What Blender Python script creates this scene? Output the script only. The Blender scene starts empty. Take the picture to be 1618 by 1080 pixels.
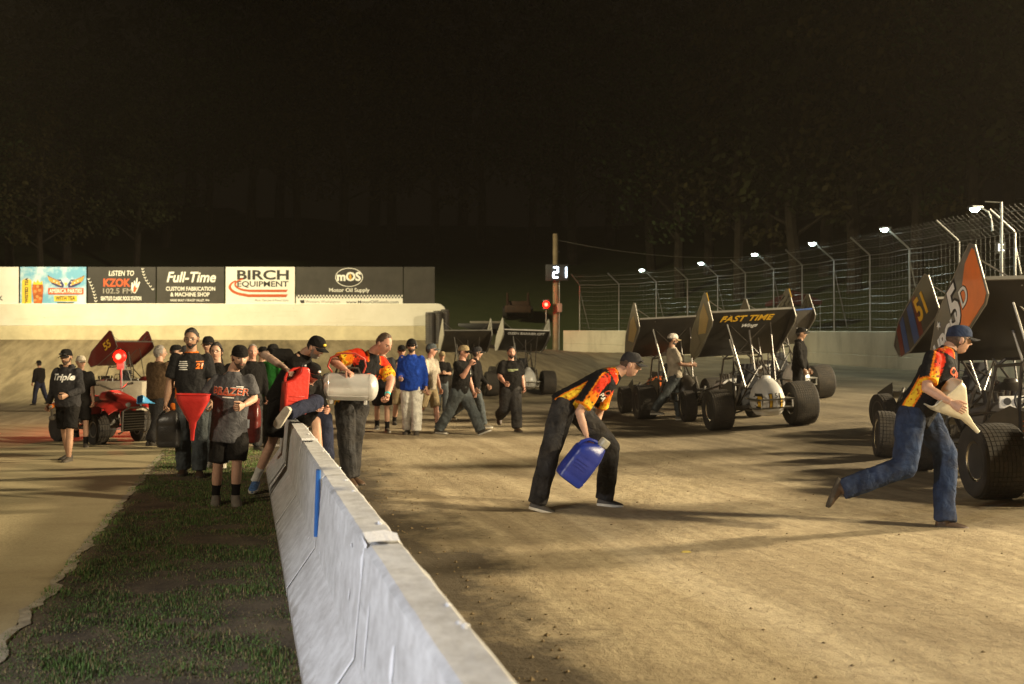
import bpy, bmesh, math, random
import numpy as np
from mathutils import Vector, Matrix, noise
from mathutils.bvhtree import BVHTree

SC = bpy.context.scene
COL = SC.collection
R = math.radians
V = Vector
random.seed(7)

# ---------------------------------------------------------------- camera
CAM_H, FPX, CX, HY = 1.62, 1573.0, 809.0, 557.0      # photograph: 35 mm lens, horizon row 557
cam_d = bpy.data.cameras.new('camera')
cam_d.lens = 35.0; cam_d.sensor_width = 36.0
cam_d.clip_start = 0.05; cam_d.clip_end = 600
cam = bpy.data.objects.new('camera', cam_d); COL.objects.link(cam)
cam.location = (0, 0, CAM_H)
cam.rotation_euler = (R(90) + math.atan(17 / FPX), 0, 0)
cam_d.dof.use_dof = True
cam_d.dof.focus_distance = 10.2
cam_d.dof.aperture_fstop = 2.4
SC.camera = cam

# ---------------------------------------------------------------- world: night sky, faint brown skyglow
world = bpy.data.worlds.new('World'); SC.world = world; world.use_nodes = True
bg = world.node_tree.nodes['Background']
bg.inputs[0].default_value = (1.0, 0.74, 0.46, 1)
bg.inputs[1].default_value = 0.0022

# ---------------------------------------------------------------- floodlights of the race track (poles are built further down)
FLOODS = []          # (location, target, energy, colour, cone degrees, blend, radius, label)
FLOODS.append(((46, 24, 16.5), (0, 11, 0), 205000, (1.0, .82, .53), 52, .5, 1.7,
               'floodlight pole outside the track wall on the right'))
FLOODS.append(((-27, 29, 21), (-10, 46, 1.0), 60000, (1.0, .85, .50), 74, .9, .9,
               'floodlight pole in the infield facing the white wall'))
FLOODS.append(((35, -4, 15.5), (2, 20, 0), 90000, (1.0, .83, .54), 50, .7, 1.0,
               'floodlight pole beside the front straight'))
FLOODS.append(((-24, -17, 16), (0, 13, 0), 17000, (1.0, .85, .62), 46, .6, .9,
               'floodlight pole of the infield behind the camera on the left'))
FLOODS.append(((-5.8, .6, 3.0), (.2, 4.2, 0.4), 1300, (.78, .85, 1.0), 75, .8, .12,
               'short lamp post with a cool white floodlight beside the barrier'))

SC.view_settings.view_transform = 'Standard'
SC.view_settings.look = 'None'
SC.view_settings.exposure = 0.0
SC.view_settings.gamma = 1.0
SC.view_settings.use_curve_mapping = False
SC.render.engine = 'CYCLES'
SC.cycles.use_denoising = True
SC.cycles.max_bounces = 5
SC.cycles.diffuse_bounces = 3
SC.cycles.volume_bounces = 0
SC.cycles.sample_clamp_indirect = 4.0

# ---------------------------------------------------------------- helpers
def P(px, py, z):
    """a point seen at pixel (px, py) of the photograph at depth z"""
    return V(((px - CX) / FPX * z, z, CAM_H - (py - HY) / FPX * z))

MATS = {}
def mat(name, col, rough=.65, metal=0.0, var=.18, scale=6.0, bump=0.0, bscale=60.0, dust=0.0,
        dustcol=(.26, .19, .11), emit=None, estr=0.0, detail=5.0, coat=0.0, spec=None, crease=0.0):
    if name in MATS: return MATS[name]
    m = bpy.data.materials.new(name); m.use_nodes = True; MATS[name] = m
    nt = m.node_tree; b = nt.nodes['Principled BSDF']; L = nt.links
    b.inputs['Roughness'].default_value = rough
    b.inputs['Metallic'].default_value = metal
    if spec is not None: b.inputs['Specular IOR Level'].default_value = spec
    if coat: b.inputs['Coat Weight'].default_value = coat
    tc = nt.nodes.new('ShaderNodeTexCoord')
    n = nt.nodes.new('ShaderNodeTexNoise'); n.inputs['Scale'].default_value = scale
    n.inputs['Detail'].default_value = detail; n.inputs['Roughness'].default_value = .6
    L.new(tc.outputs['Object'], n.inputs['Vector'])
    rp = nt.nodes.new('ShaderNodeValToRGB')
    rp.color_ramp.elements[0].position = .3; rp.color_ramp.elements[1].position = .7
    rp.color_ramp.elements[0].color = tuple(c * (1 - var) for c in col) + (1,)
    rp.color_ramp.elements[1].color = tuple(min(1, c * (1 + var)) for c in col) + (1,)
    L.new(n.outputs['Fac'], rp.inputs['Fac'])
    out = rp.outputs['Color']
    if dust > 0:
        n2 = nt.nodes.new('ShaderNodeTexNoise'); n2.inputs['Scale'].default_value = scale * .45
        n2.inputs['Detail'].default_value = 8; n2.inputs['Roughness'].default_value = .7
        L.new(tc.outputs['Object'], n2.inputs['Vector'])
        mr = nt.nodes.new('ShaderNodeMapRange')
        mr.inputs['From Min'].default_value = .42; mr.inputs['From Max'].default_value = .78
        mr.inputs['To Min'].default_value = dust * .25; mr.inputs['To Max'].default_value = dust
        L.new(n2.outputs['Fac'], mr.inputs['Value'])
        mx = nt.nodes.new('ShaderNodeMix'); mx.data_type = 'RGBA'
        L.new(mr.outputs['Result'], mx.inputs['Factor'])
        L.new(out, mx.inputs['A']); mx.inputs['B'].default_value = dustcol + (1,)
        out = mx.outputs['Result']
    L.new(out, b.inputs['Base Color'])
    if bump > 0:
        n3 = nt.nodes.new('ShaderNodeTexNoise'); n3.inputs['Scale'].default_value = bscale
        n3.inputs['Detail'].default_value = 6
        L.new(tc.outputs['Object'], n3.inputs['Vector'])
        bp = nt.nodes.new('ShaderNodeBump'); bp.inputs['Strength'].default_value = bump
        bp.inputs['Distance'].default_value = .02
        L.new(n3.outputs['Fac'], bp.inputs['Height'])
        if crease > 0:
            n4 = nt.nodes.new('ShaderNodeTexNoise'); n4.inputs['Scale'].default_value = 9; n4.inputs['Detail'].default_value = 3; n4.inputs['Distortion'].default_value = 1.6
            L.new(tc.outputs['Object'], n4.inputs['Vector'])
            b2 = nt.nodes.new('ShaderNodeBump'); b2.inputs['Strength'].default_value = crease; b2.inputs['Distance'].default_value = .05
            L.new(n4.outputs['Fac'], b2.inputs['Height']); L.new(b2.outputs['Normal'], bp.inputs['Normal'])
        L.new(bp.outputs['Normal'], b.inputs['Normal'])
    if emit:
        b.inputs['Emission Color'].default_value = emit + (1,)
        b.inputs['Emission Strength'].default_value = estr
    return m

def mat_attr(name, rough=.85, var=.2, scale=25.0, bump=0.0, bscale=200.0, spec=None, crease=0.0):
    """colour comes from the printed/dyed pattern stored in the mesh attribute Col"""
    if name in MATS: return MATS[name]
    m = mat(name, (.5, .5, .5), rough, 0, var, scale, bump, bscale, spec=spec, crease=crease)
    nt = m.node_tree; b = nt.nodes['Principled BSDF']
    at = nt.nodes.new('ShaderNodeAttribute'); at.attribute_name = 'Col'
    mx = nt.nodes.new('ShaderNodeMix'); mx.data_type = 'RGBA'; mx.blend_type = 'MULTIPLY'
    mx.inputs['Factor'].default_value = 1
    src = b.inputs['Base Color'].links[0].from_socket
    g = nt.nodes.new('ShaderNodeVectorMath'); g.operation = 'SCALE'; g.inputs['Scale'].default_value = 2.0
    nt.links.new(src, g.inputs[0])
    nt.links.new(at.outputs['Color'], mx.inputs['A']); nt.links.new(g.outputs[0], mx.inputs['B'])
    nt.links.new(mx.outputs['Result'], b.inputs['Base Color'])
    return m

class MB:
    """collects shapes into one mesh"""
    def __init__(s): s.v = []; s.f = []; s.m = []
    def add(s, vs, fs, mi=0):
        o = len(s.v); s.v += [tuple(p) for p in vs]
        s.f += [tuple(i + o for i in f) for f in fs]; s.m += [mi] * len(fs); return s
    def box(s, c, d, mi=0, M=None, bev=0.0):
        x, y, z = d[0] / 2, d[1] / 2, d[2] / 2; c = V(c)
        if bev <= 0:
            vs = [V((a * x, b * y, e * z)) for a in (-1, 1) for b in (-1, 1) for e in (-1, 1)]
            fs = [(0, 1, 3, 2), (4, 6, 7, 5), (0, 4, 5, 1), (2, 3, 7, 6), (0, 2, 6, 4), (1, 5, 7, 3)]
        else:
            bm = bmesh.new(); bmesh.ops.create_cube(bm, size=1)
            for q in bm.verts: q.co = V((q.co.x * d[0], q.co.y * d[1], q.co.z * d[2]))
            bmesh.ops.bevel(bm, geom=bm.edges[:], offset=bev, segments=2, affect='EDGES', profile=.5)
            bm.verts.index_update()
            vs = [q.co.copy() for q in bm.verts]; fs = [tuple(q.index for q in f.verts) for f in bm.faces]; bm.free()
        if M is not None: vs = [M @ p for p in vs]
        return s.add([p + c for p in vs], fs, mi)
    def tube(s, pts, r, n=8, mi=0, cap=True, closed=False):
        pts = [V(p) for p in pts]; k = len(pts)
        rs = r if isinstance(r, (list, tuple)) else [r] * k
        vs = []; fs = []; ref = None
        for i, p in enumerate(pts):
            a = pts[i - 1] if (i > 0 or closed) else p
            b = pts[(i + 1) % k] if (i < k - 1 or closed) else p
            t = (b - a)
            t = t.normalized() if t.length > 1e-9 else V((0, 0, 1))
            if ref is None:
                ref = V((0, 0, 1)) if abs(t.z) < .9 else V((1, 0, 0))
            x = t.cross(ref)
            if x.length < 1e-6: x = t.cross(V((0, 1, 0)))
            x.normalize(); y = x.cross(t).normalized(); ref = y
            for j in range(n):
                an = 2 * math.pi * j / n
                vs.append(p + (x * math.cos(an) + y * math.sin(an)) * rs[i])
        m = k if closed else k - 1
        for i in range(m):
            i2 = (i + 1) % k
            for j in range(n):
                fs.append((i * n + j, i * n + (j + 1) % n, i2 * n + (j + 1) % n, i2 * n + j))
        if cap and not closed:
            fs.append(tuple(range(n - 1, -1, -1))); fs.append(tuple((k - 1) * n + j for j in range(n)))
        return s.add(vs, fs, mi)
    def lathe(s, prof, n=24, mi=0, M=None, close=False):
        """profile of (radius, height); axis +Z, M places it"""
        vs = []; fs = []; k = len(prof)
        for (r, h) in prof:
            for j in range(n):
                a = 2 * math.pi * j / n; vs.append(V((r * math.cos(a), r * math.sin(a), h)))
        for i in range(k if close else k - 1):
            i2 = (i + 1) % k
            for j in range(n):
                fs.append((i * n + j, i * n + (j + 1) % n, i2 * n + (j + 1) % n, i2 * n + j))
        if not close:
            if prof[0][0] > 1e-5: fs.append(tuple(range(n - 1, -1, -1)))
            if prof[-1][0] > 1e-5: fs.append(tuple((k - 1) * n + j for j in range(n)))
        if M is not None: vs = [M @ p for p in vs]
        return s.add(vs, fs, mi)
    def loft(s, rings, mi=0, cap=True):
        n = len(rings[0]); vs = [p for r in rings for p in r]; fs = []
        for i in range(len(rings) - 1):
            for j in range(n):
                fs.append((i * n + j, i * n + (j + 1) % n, (i + 1) * n + (j + 1) % n, (i + 1) * n + j))
        if cap:
            fs.append(tuple(range(n - 1, -1, -1))); fs.append(tuple((len(rings) - 1) * n + j for j in range(n)))
        return s.add(vs, fs, mi)
    def prism(s, poly, O, X, Y, th, mi=0):
        """polygon (x, y) in the plane O + xX + yY, thickness th along X x Y"""
        O, X, Y = V(O), V(X), V(Y); N = X.cross(Y).normalized() * th; n = len(poly)
        a = [O + X * p[0] + Y * p[1] for p in poly]; b = [p + N for p in a]
        fs = [tuple(range(n - 1, -1, -1)), tuple(range(n, 2 * n))]
        fs += [(i, (i + 1) % n, n + (i + 1) % n, n + i) for i in range(n)]
        return s.add(a + b, fs, mi)
    def ball(s, c, r, n=12, m=8, mi=0, M=None):
        c = V(c); r = (r, r, r) if not isinstance(r, (tuple, list)) else r
        vs = [V((0, 0, -r[2]))]; fs = []
        for i in range(1, m):
            t = math.pi * i / m - math.pi / 2
            for j in range(n):
                a = 2 * math.pi * j / n
                vs.append(V((r[0] * math.cos(t) * math.cos(a), r[1] * math.cos(t) * math.sin(a), r[2] * math.sin(t))))
        vs.append(V((0, 0, r[2]))); e = len(vs) - 1
        for j in range(n):
            fs.append((0, 1 + (j + 1) % n, 1 + j)); b = 1 + (m - 2) * n
            fs.append((e, b + j, b + (j + 1) % n))
        for i in range(m - 2):
            for j in range(n):
                a = 1 + i * n
                fs.append((a + j, a + (j + 1) % n, a + n + (j + 1) % n, a + n + j))
        if M is not None: vs = [M @ p for p in vs]
        return s.add([p + c for p in vs], fs, mi)
    def mesh(s, name, mats, smooth=True, angle=40):
        me = bpy.data.meshes.new(name); me.from_pydata(s.v, [], s.f); me.update()
        for m in (mats if isinstance(mats, (list, tuple)) else [mats]): me.materials.append(m)
        me.polygons.foreach_set('material_index', s.m)
        if smooth:
            me.polygons.foreach_set('use_smooth', [True] * len(s.f))
            me.set_sharp_from_angle(angle=R(angle))
        return me
    def build(s, name, mats, parent=None, smooth=True, angle=40, loc=None):
        return link(name, s.mesh(name, mats, smooth, angle), parent, loc)

def link(name, me, parent=None, loc=None):
    o = bpy.data.objects.new(name, me); COL.objects.link(o)
    if parent is not None: o.parent = parent
    if loc is not None: o.location = loc
    return o
def tag(o, label=None, cat=None, group=None, kind=None):
    if label: o['label'] = label
    if cat: o['category'] = cat
    if group: o['group'] = group
    if kind: o['kind'] = kind
    return o
def thing(name, label, cat, loc=(0, 0, 0), rot=(0, 0, 0), group=None):
    o = link(name, None); o.location = loc; o.rotation_euler = rot; o.empty_display_size = .1
    return tag(o, label, cat, group)

def frame(O, X, Y):
    X = V(X).normalized(); Y = V(Y).normalized(); Z = X.cross(Y).normalized(); O = V(O)
    return Matrix(((X.x, Y.x, Z.x, O.x), (X.y, Y.y, Z.y, O.y), (X.z, Y.z, Z.z, O.z), (0, 0, 0, 1)))

TXT = {}
def text_mesh(s, size, m, extr=.003, shear=0.0, bold=0.0, sx=1.0, key=''):
    k = (s, round(size, 4), m.name, extr, shear, bold, sx)
    if k in TXT: return TXT[k]
    cu = bpy.data.curves.new('text', 'FONT'); cu.body = s; cu.size = size; cu.shear = shear
    cu.offset = bold * size; cu.extrude = extr; cu.align_x = 'CENTER'; cu.align_y = 'CENTER'; cu.resolution_u = 3
    o = bpy.data.objects.new('text', cu); COL.objects.link(o)
    dg = bpy.context.evaluated_depsgraph_get()
    me = bpy.data.meshes.new_from_object(o.evaluated_get(dg))
    bpy.data.objects.remove(o); bpy.data.curves.remove(cu)
    for q in me.vertices: q.co.x *= sx
    me.materials.clear(); me.materials.append(m); me.name = 'lettering'
    TXT[k] = me; return me
def lettering(parent, s, O, X, Y, size, m, name='lettering', **kw):
    o = link(name, text_mesh(s, size, m, **kw), parent); o.matrix_local = frame(O, X, Y); return o
# ================================================================ terrain
UB = V((-.2586, .966, 0)); NB = V((.966, .2586, 0))       # along / across the barrier
def BP(s, l, z=0.0): return UB * s + NB * l + V((0, 0, z))
FENCE_PTS = [(3.76, 56.8), (5.84, 55.6), (7.55, 53.0), (8.75, 50.4), (9.68, 47.5), (10.32, 44.6), (10.85, 41.8),
             (11.26, 39.1), (11.67, 36.5), (12.05, 33.9), (12.4, 31.4), (12.75, 28.7), (13.05, 26.1), (13.3, 23.5), (13.5, 20.9)]
def hb_right(y): return float(np.interp(y, [-30, 9, 14, 20, 34.5, 57], [.15, .15, .45, .85, 1.16, 1.69]))
OUT = [(-95, 5, 1.6), (-62, 34, 2.1), (-40, 44, 2.23), (-23.7, 46, 2.23), (-3, 46, 2.2), (.5, 51.5, 1.9)]
OUT += [(x, y, hb_right(y)) for x, y in FENCE_PTS] + [(13.8, 14, .45), (14, 8, .15), (14.2, -30, .15)]
OA = np.array(OUT)
def terrain(xs, ys):
    xs = np.asarray(xs, float); ys = np.asarray(ys, float)
    best = np.full(xs.shape, 1e9); hb = np.zeros(xs.shape); side = np.zeros(xs.shape)
    for a, b in zip(OA[:-1], OA[1:]):
        dx, dy = b[0] - a[0], b[1] - a[1]; L2 = dx * dx + dy * dy
        t = np.clip(((xs - a[0]) * dx + (ys - a[1]) * dy) / L2, 0, 1)
        d = np.hypot(xs - (a[0] + t * dx), ys - (a[1] + t * dy))
        cr = dx * (ys - a[1]) - dy * (xs - a[0])
        w = d < best - 1e-6
        best = np.where(w, d, best); hb = np.where(w, a[2] + t * (b[2] - a[2]), hb); side = np.where(w, cr, side)
    inside = hb * np.clip(1 - best / 13.5, 0, 1) ** 1.55
    outside = hb + np.clip(np.maximum(best - 2.5, 0) * .3, 0, 13)
    return np.where(side > 0, outside, inside)
def H(x, y): return float(terrain(np.array([x]), np.array([y]))[0])

xs = np.concatenate([np.linspace(-260, -32, 40), np.arange(-31.5, 24, .5), np.linspace(25, 260, 40)])
ys = np.concatenate([np.linspace(-160, -8, 26), np.arange(-7.5, 66, .5), np.linspace(67, 330, 46)])
GX, GY = np.meshgrid(xs, ys); GZ = terrain(GX, GY)
nx, ny = len(xs), len(ys)
idx = np.arange(nx * ny).reshape(ny, nx)
fc = np.stack([idx[:-1, :-1], idx[:-1, 1:], idx[1:, 1:], idx[1:, :-1]], -1).reshape(-1, 4)

def node_mat(name):
    m = bpy.data.materials.new(name); m.use_nodes = True
    return m, m.node_tree, m.node_tree.nodes['Principled BSDF'], m.node_tree.links
class NT:
    def __init__(s, nt): s.nt = nt; s.L = nt.links
    def n(s, t, **kw):
        q = s.nt.nodes.new(t)
        for k, v in kw.items(): setattr(q, k, v)
        return q
    def inp(s, sock, v):
        if hasattr(v, 'is_output') or isinstance(v, bpy.types.NodeSocket): s.L.new(v, sock)
        else: sock.default_value = v
    def math(s, op, a, b=0.0, clamp=False):
        q = s.n('ShaderNodeMath', operation=op, use_clamp=clamp); s.inp(q.inputs[0], a); s.inp(q.inputs[1], b); return q.outputs[0]
    def mix(s, f, a, b, mode='MIX'):
        q = s.n('ShaderNodeMix', data_type='RGBA', blend_type=mode)
        s.inp(q.inputs['Factor'], f); s.inp(q.inputs['A'], a); s.inp(q.inputs['B'], b); return q.outputs['Result']
    def noise(s, vec, scale, detail=5, rough=.6):
        q = s.n('ShaderNodeTexNoise'); s.inp(q.inputs['Vector'], vec)
        q.inputs['Scale'].default_value = scale; q.inputs['Detail'].default_value = detail; q.inputs['Roughness'].default_value = rough
        return q.outputs['Fac']
    def rng(s, v, a, b, c=0.0, d=1.0):
        q = s.n('ShaderNodeMapRange'); s.inp(q.inputs['Value'], v)
        for k, x in zip(('From Min', 'From Max', 'To Min', 'To Max'), (a, b, c, d)): q.inputs[k].default_value = x
        return q.outputs['Result']
    def mapping(s, vec, rz=0.0, sc=(1, 1, 1)):
        if rz:
            r_ = s.n('ShaderNodeMapping'); s.inp(r_.inputs['Vector'], vec); r_.inputs['Rotation'].default_value = (0, 0, rz); vec = r_.outputs['Vector']
        q = s.n('ShaderNodeMapping'); s.inp(q.inputs['Vector'], vec); q.inputs['Scale'].default_value = sc; return q.outputs['Vector']
    def bump(s, h, st, dist):
        q = s.n('ShaderNodeBump'); s.inp(q.inputs['Height'], h); q.inputs['Strength'].default_value = st
        q.inputs['Distance'].default_value = dist; return q

# ---- packed clay of the race track, damp and dark beside the barrier, darker in tone farther off
m_dirt, nt, b, L = node_mat('packed_clay'); T = NT(nt)
pos = T.n('ShaderNodeNewGeometry').outputs['Position']
sp = T.n('ShaderNodeSeparateXYZ'); L.new(pos, sp.inputs[0])
lat = T.math('ADD', T.math('MULTIPLY', sp.outputs['X'], .966), T.math('MULTIPLY', sp.outputs['Y'], .2586))
along = T.mapping(pos, R(-15), (1.6, .16, 1))              # streaks left by tyres
n_big = T.noise(pos, .55, 6, .62); n_st = T.noise(along, 1.5, 7, .65); n_f = T.noise(pos, 9, 8, .7); n_g = T.noise(pos, 60, 4, .7)
c = T.mix(T.rng(n_st, .38, .62), (.50, .405, .25, 1), (.33, .255, .145, 1))
c = T.mix(T.rng(n_f, .47, .72, 0, .6), c, (.17, .12, .062, 1))
c = T.mix(T.rng(n_big, .53, .70, 0, .6), c, (.17, .12, .060, 1))
edge = T.math('ADD', lat, T.math('MULTIPLY', T.math('SUBTRACT', T.noise(pos, 1.1, 7, .7), .5), 2.6))
damp = T.math('MULTIPLY', T.rng(edge, 2.1, 1.45), T.rng(lat, .2, .3))
c = T.mix(T.math('MULTIPLY', damp, .95), c, (.055, .039, .019, 1))
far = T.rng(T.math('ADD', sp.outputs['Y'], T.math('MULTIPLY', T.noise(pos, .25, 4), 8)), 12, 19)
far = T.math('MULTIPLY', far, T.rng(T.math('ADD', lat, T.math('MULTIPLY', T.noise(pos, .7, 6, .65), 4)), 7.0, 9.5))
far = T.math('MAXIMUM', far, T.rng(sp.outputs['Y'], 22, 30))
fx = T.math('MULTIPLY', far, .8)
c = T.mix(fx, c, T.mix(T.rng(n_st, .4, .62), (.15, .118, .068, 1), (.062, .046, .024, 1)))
c = T.mix(T.rng(n_g, .60, .8, 0, .5), c, (.45, .35, .22, 1))
trk = T.noise(T.mapping(pos, R(-15), (2.4, .09, 1)), 1.5, 7, .68); trk2 = T.noise(T.mapping(pos, R(-21), (3.0, .12, 1)), 1.3, 5, .6)
c = T.mix(T.rng(trk, .54, .70, 0, .3), c, (.13, .095, .052, 1))
c = T.mix(T.rng(trk2, .56, .72, 0, .3), c, (.15, .11, .062, 1))
# grass-grown slopes outside the wall
hill = T.noise(pos, .8, 6)
gr = T.mix(hill, (.035, .060, .012, 1), (.085, .10, .03, 1))
out_at = T.n('ShaderNodeAttribute', attribute_name='grown').outputs['Fac']
c = T.mix(out_at, c, gr)
L.new(c, b.inputs['Base Color']); b.inputs['Roughness'].default_value = .92
hgt = T.math('ADD', T.math('ADD', T.math('MULTIPLY', n_st, .2), T.math('MULTIPLY', trk, -.2)), T.math('ADD', T.math('MULTIPLY', n_f, .55), T.math('MULTIPLY', n_g, .12)))
L.new(T.bump(hgt, .85, .055).outputs[0], b.inputs['Normal'])

me = bpy.data.meshes.new('ground')
me.from_pydata(np.stack([GX, GY, GZ], -1).reshape(-1, 3).tolist(), [], fc.tolist()); me.update()
me.polygons.foreach_set('use_smooth', [True] * len(me.polygons))
at = me.attributes.new('grown', 'FLOAT', 'POINT')
# outside of the wall line: grown over
def outside(xs, ys):
    xs = np.asarray(xs, float); best = np.full(xs.shape, 1e9); side = np.zeros(xs.shape)
    for a, b_ in zip(OA[:-1], OA[1:]):
        dx, dy = b_[0] - a[0], b_[1] - a[1]
        t = np.clip(((xs - a[0]) * dx + (ys - a[1]) * dy) / (dx * dx + dy * dy), 0, 1)
        d = np.hypot(xs - (a[0] + t * dx), ys - (a[1] + t * dy)); w = d < best - 1e-6
        best = np.where(w, d, best); side = np.where(w, dx * (ys - a[1]) - dy * (xs - a[0]), side)
    return np.where(side > 0, np.clip(best / 1.5, 0, 1), 0)
at.data.foreach_set('value', outside(GX, GY).reshape(-1))
me.materials.append(m_dirt)
tag(link('ground', me), kind='structure')

# ---- paved apron of the infield on the left
m_ap, nt, b, L = node_mat('worn_pavement'); T = NT(nt)
pos = T.n('ShaderNodeNewGeometry').outputs['Position']
along = T.mapping(pos, R(82), (2.2, .2, 1))
c = T.mix(T.rng(T.noise(pos, .5, 7, .6), .35, .7), (.44, .365, .205, 1), (.32, .255, .135, 1))
c = T.mix(T.rng(T.noise(along, 1.2, 6), .5, .75, 0, .5), c, (.25, .19, .10, 1))
c = T.mix(T.rng(T.noise(pos, 45, 5, .7), .5, .8, 0, .45), c, (.12, .09, .05, 1))
L.new(c, b.inputs['Base Color']); b.inputs['Roughness'].default_value = .85
L.new(T.bump(T.math('ADD', T.noise(pos, 30, 6), T.noise(pos, 2, 5)), .35, .02).outputs[0], b.inputs['Normal'])
def sheet(name, s0, s1, l0, l1, z, m, ns=60, nl=40, wob=None):
    vs = []; fs = []
    for i in range(ns + 1):
        for j in range(nl + 1):
            s = s0 + (s1 - s0) * i / ns; l = l0 + (l1 - l0) * j / nl
            if wob and j == nl: l += wob(s)
            p = BP(s, l); vs.append((p.x, p.y, H(p.x, p.y) + z))
    for i in range(ns):
        for j in range(nl):
            a = i * (nl + 1) + j; fs.append((a, a + 1, a + nl + 2, a + nl + 1))
    q = MB(); q.add(vs, fs); return q.build(name, m)
def ragged(s): return .09 * noise.noise(V((s * 1.7, 3, 0))) + .05 * noise.noise(V((s * 6.1, 9, 0)))
ap = sheet('paved_apron', -6, 24.5, -34, -1.30, .012, m_ap, 150, 30, ragged); tag(ap, kind='structure')
# crumbling pale concrete edge between apron and grass
m_edge = mat('pale_edge_concrete', (.34, .29, .20), .9, 0, .4, 9, .4, 30)
vs = []; fs = []
for i in range(241):
    s = -5 + 22 * i / 240
    l0 = -1.30 + ragged(s) - .015; l1 = l0 + .07 + .05 * noise.noise(V((s * 2.3, 0, 5))) + .05 * noise.noise(V((s * 8, 0, 5)))
    for l, z in ((l0, .0135), (max(l1, l0 + .03), .0155)):
        p = BP(s, l); vs.append((p.x, p.y, z))
    if i: k = 2 * i; fs.append((k - 2, k - 1, k + 1, k))
q = MB(); q.add(vs, fs); tag(q.build('apron_edge', m_edge), kind='structure')
# painted line across the apron
m_line = mat('worn_white_line', (.42, .36, .24), .85, 0, .3, 12)
a, c_ = P(-60, 768, 12.2), P(225, 741, 13.9)
vs = []; fs = []
for i in range(41):
    p = a.lerp(c_, i / 40); w = .022 + .006 * noise.noise(V((i * .4, 0, 0)))
    vs += [(p.x, p.y - w, .018), (p.x, p.y + w, .018)]
    if i: k = 2 * i; fs.append((k - 2, k, k + 1, k - 1))
q = MB(); q.add(vs, fs); tag(q.build('painted_line', m_line), kind='structure')

# ---- grass strip: soil sheet plus blades
m_soil = mat('lawn_soil', (.11, .082, .045), .95, 0, .5, 3, .6, 30)
def grass_l1(s): return .33
soil = sheet('lawn_strip', -4.6, 16.6, -1.26, .36, .008, m_soil, 90, 10); tag(soil, kind='structure')
def bare(s, l):
    """bare and dry patches of the lawn, 0 = lush, 1 = bare"""
    v = max(0.0, noise.noise(V((s * 1.3, l * 1.5, 2))) * 2.3 - .15, noise.noise(V((s * 5, l * 6, 2))) * 2.0 - .35)
    for (bs, bl, rs, rl) in ((5.1, -.42, .22, .45), (6.05, .02, .25, .34), (6.1, -1.0, .16, .3), (7.3, -.25, .12, .35), (9.6, -.2, .15, .3), (5.75, .26, .5, .08)):
        d = math.hypot((s - bs) / rs, (l - bl) / rl); v = max(v, 1.25 - d + .5 * noise.noise(V((s * 7, l * 7, 0))))
    v = max(v, (l - .17) * 5 + .4 * noise.noise(V((s * 5, 1, 0))))
    return min(1, max(0, v))
rng = random.Random(3)
NBL = 95000
bv = np.zeros((NBL * 3, 3)); bc = np.zeros((NBL * 3, 4)); k = 0
while k < NBL:
    s = 3.2 + (14.5) * rng.random() ** 1.7; l = -1.32 + 1.62 * rng.random()
    br = bare(s, l)
    if rng.random() < br * .93: continue
    if l < -1.18 and rng.random() < .5: continue
    p = BP(s, l, .006); h = (.008 + .018 * rng.random()) * (1 + 1.1 * max(-.5, noise.noise(V((s * 3.1, l * 3.1, 4))))) * (1.15 - .6 * br); a = rng.random() * 6.283
    w = .0032 + .0025 * rng.random(); ca, sa = math.cos(a), math.sin(a); t = .7 * h
    bv[3 * k] = (p.x - ca * w, p.y - sa * w, p.z); bv[3 * k + 1] = (p.x + ca * w, p.y + sa * w, p.z)
    bv[3 * k + 2] = (p.x - sa * t * (rng.random() - .3), p.y + ca * t * (rng.random() - .3), p.z + h)
    dry = rng.random() < .22 + .5 * br + .45 * max(0, noise.noise(V((s * .6, l * .9, 8))))
    g = .6 + .8 * rng.random()
    col = (.20 * g, .15 * g, .06 * g, 1) if dry else (.075 * g, .135 * g, .022 * g, 1)
    bc[3 * k:3 * k + 3] = col; k += 1
me = bpy.data.meshes.new('grass')
me.from_pydata(bv.tolist(), [], np.arange(NBL * 3).reshape(-1, 3).tolist())
ca_ = me.color_attributes.new('Col', 'FLOAT_COLOR', 'POINT'); ca_.data.foreach_set('color', bc.reshape(-1))
me.materials.append(mat_attr('grass_blades', .7, .15, 4))
tag(link('grass', me), 'short patchy lawn grass between the pavement and the concrete barrier', 'grass', kind='stuff')

# ---- clods of clay on the track
m_clod = mat('clay_clods', (.20, .145, .075), .95, 0, .4, 5, .4, 40)
q = MB(); rng = random.Random(11)
for i in range(3800):
    s = 2.2 + 24 * rng.random() ** 1.6; l = .95 + (rng.random() ** 1.5) * (11 if s > 4 else 5)
    if rng.random() < .5: l = .9 + .9 * rng.random() ** 1.3
    p = BP(s, l); r = .003 + .009 * rng.random() ** 4 * (1.6 if l < 1.8 else 1)
    p.z = H(p.x, p.y) + r * .25
    vs = [p + V((r * a * (.6 + .8 * rng.random()), r * b_ * (.6 + .8 * rng.random()), r * c2 * (.5 + .6 * rng.random())))
          for a, b_, c2 in ((1, 0, 0), (-1, 0, 0), (0, 1, 0), (0, -1, 0), (0, 0, 1), (0, 0, -1))]
    q.add(vs, [(0, 2, 4), (2, 1, 4), (1, 3, 4), (3, 0, 4), (2, 0, 5), (1, 2, 5), (3, 1, 5), (0, 3, 5)])
tag(q.build('clay_clods', m_clod, smooth=False), 'loose clods of clay scattered over the track', 'clods', kind='stuff')
q = MB(); p = P(1083, 872, 8.09); p.z = .004
q.prism([(-.04, -.012), (0, -.028), (.045, -.008), (.03, .02), (-.015, .026)], p, (1, 0, 0), (0, .95, .2), .003)
tag(q.build('fallen_leaf', mat('yellow_leaf', (.55, .42, .10), .7)), 'small yellow leaf lying on the clay in front of the runners', 'leaf')
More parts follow.
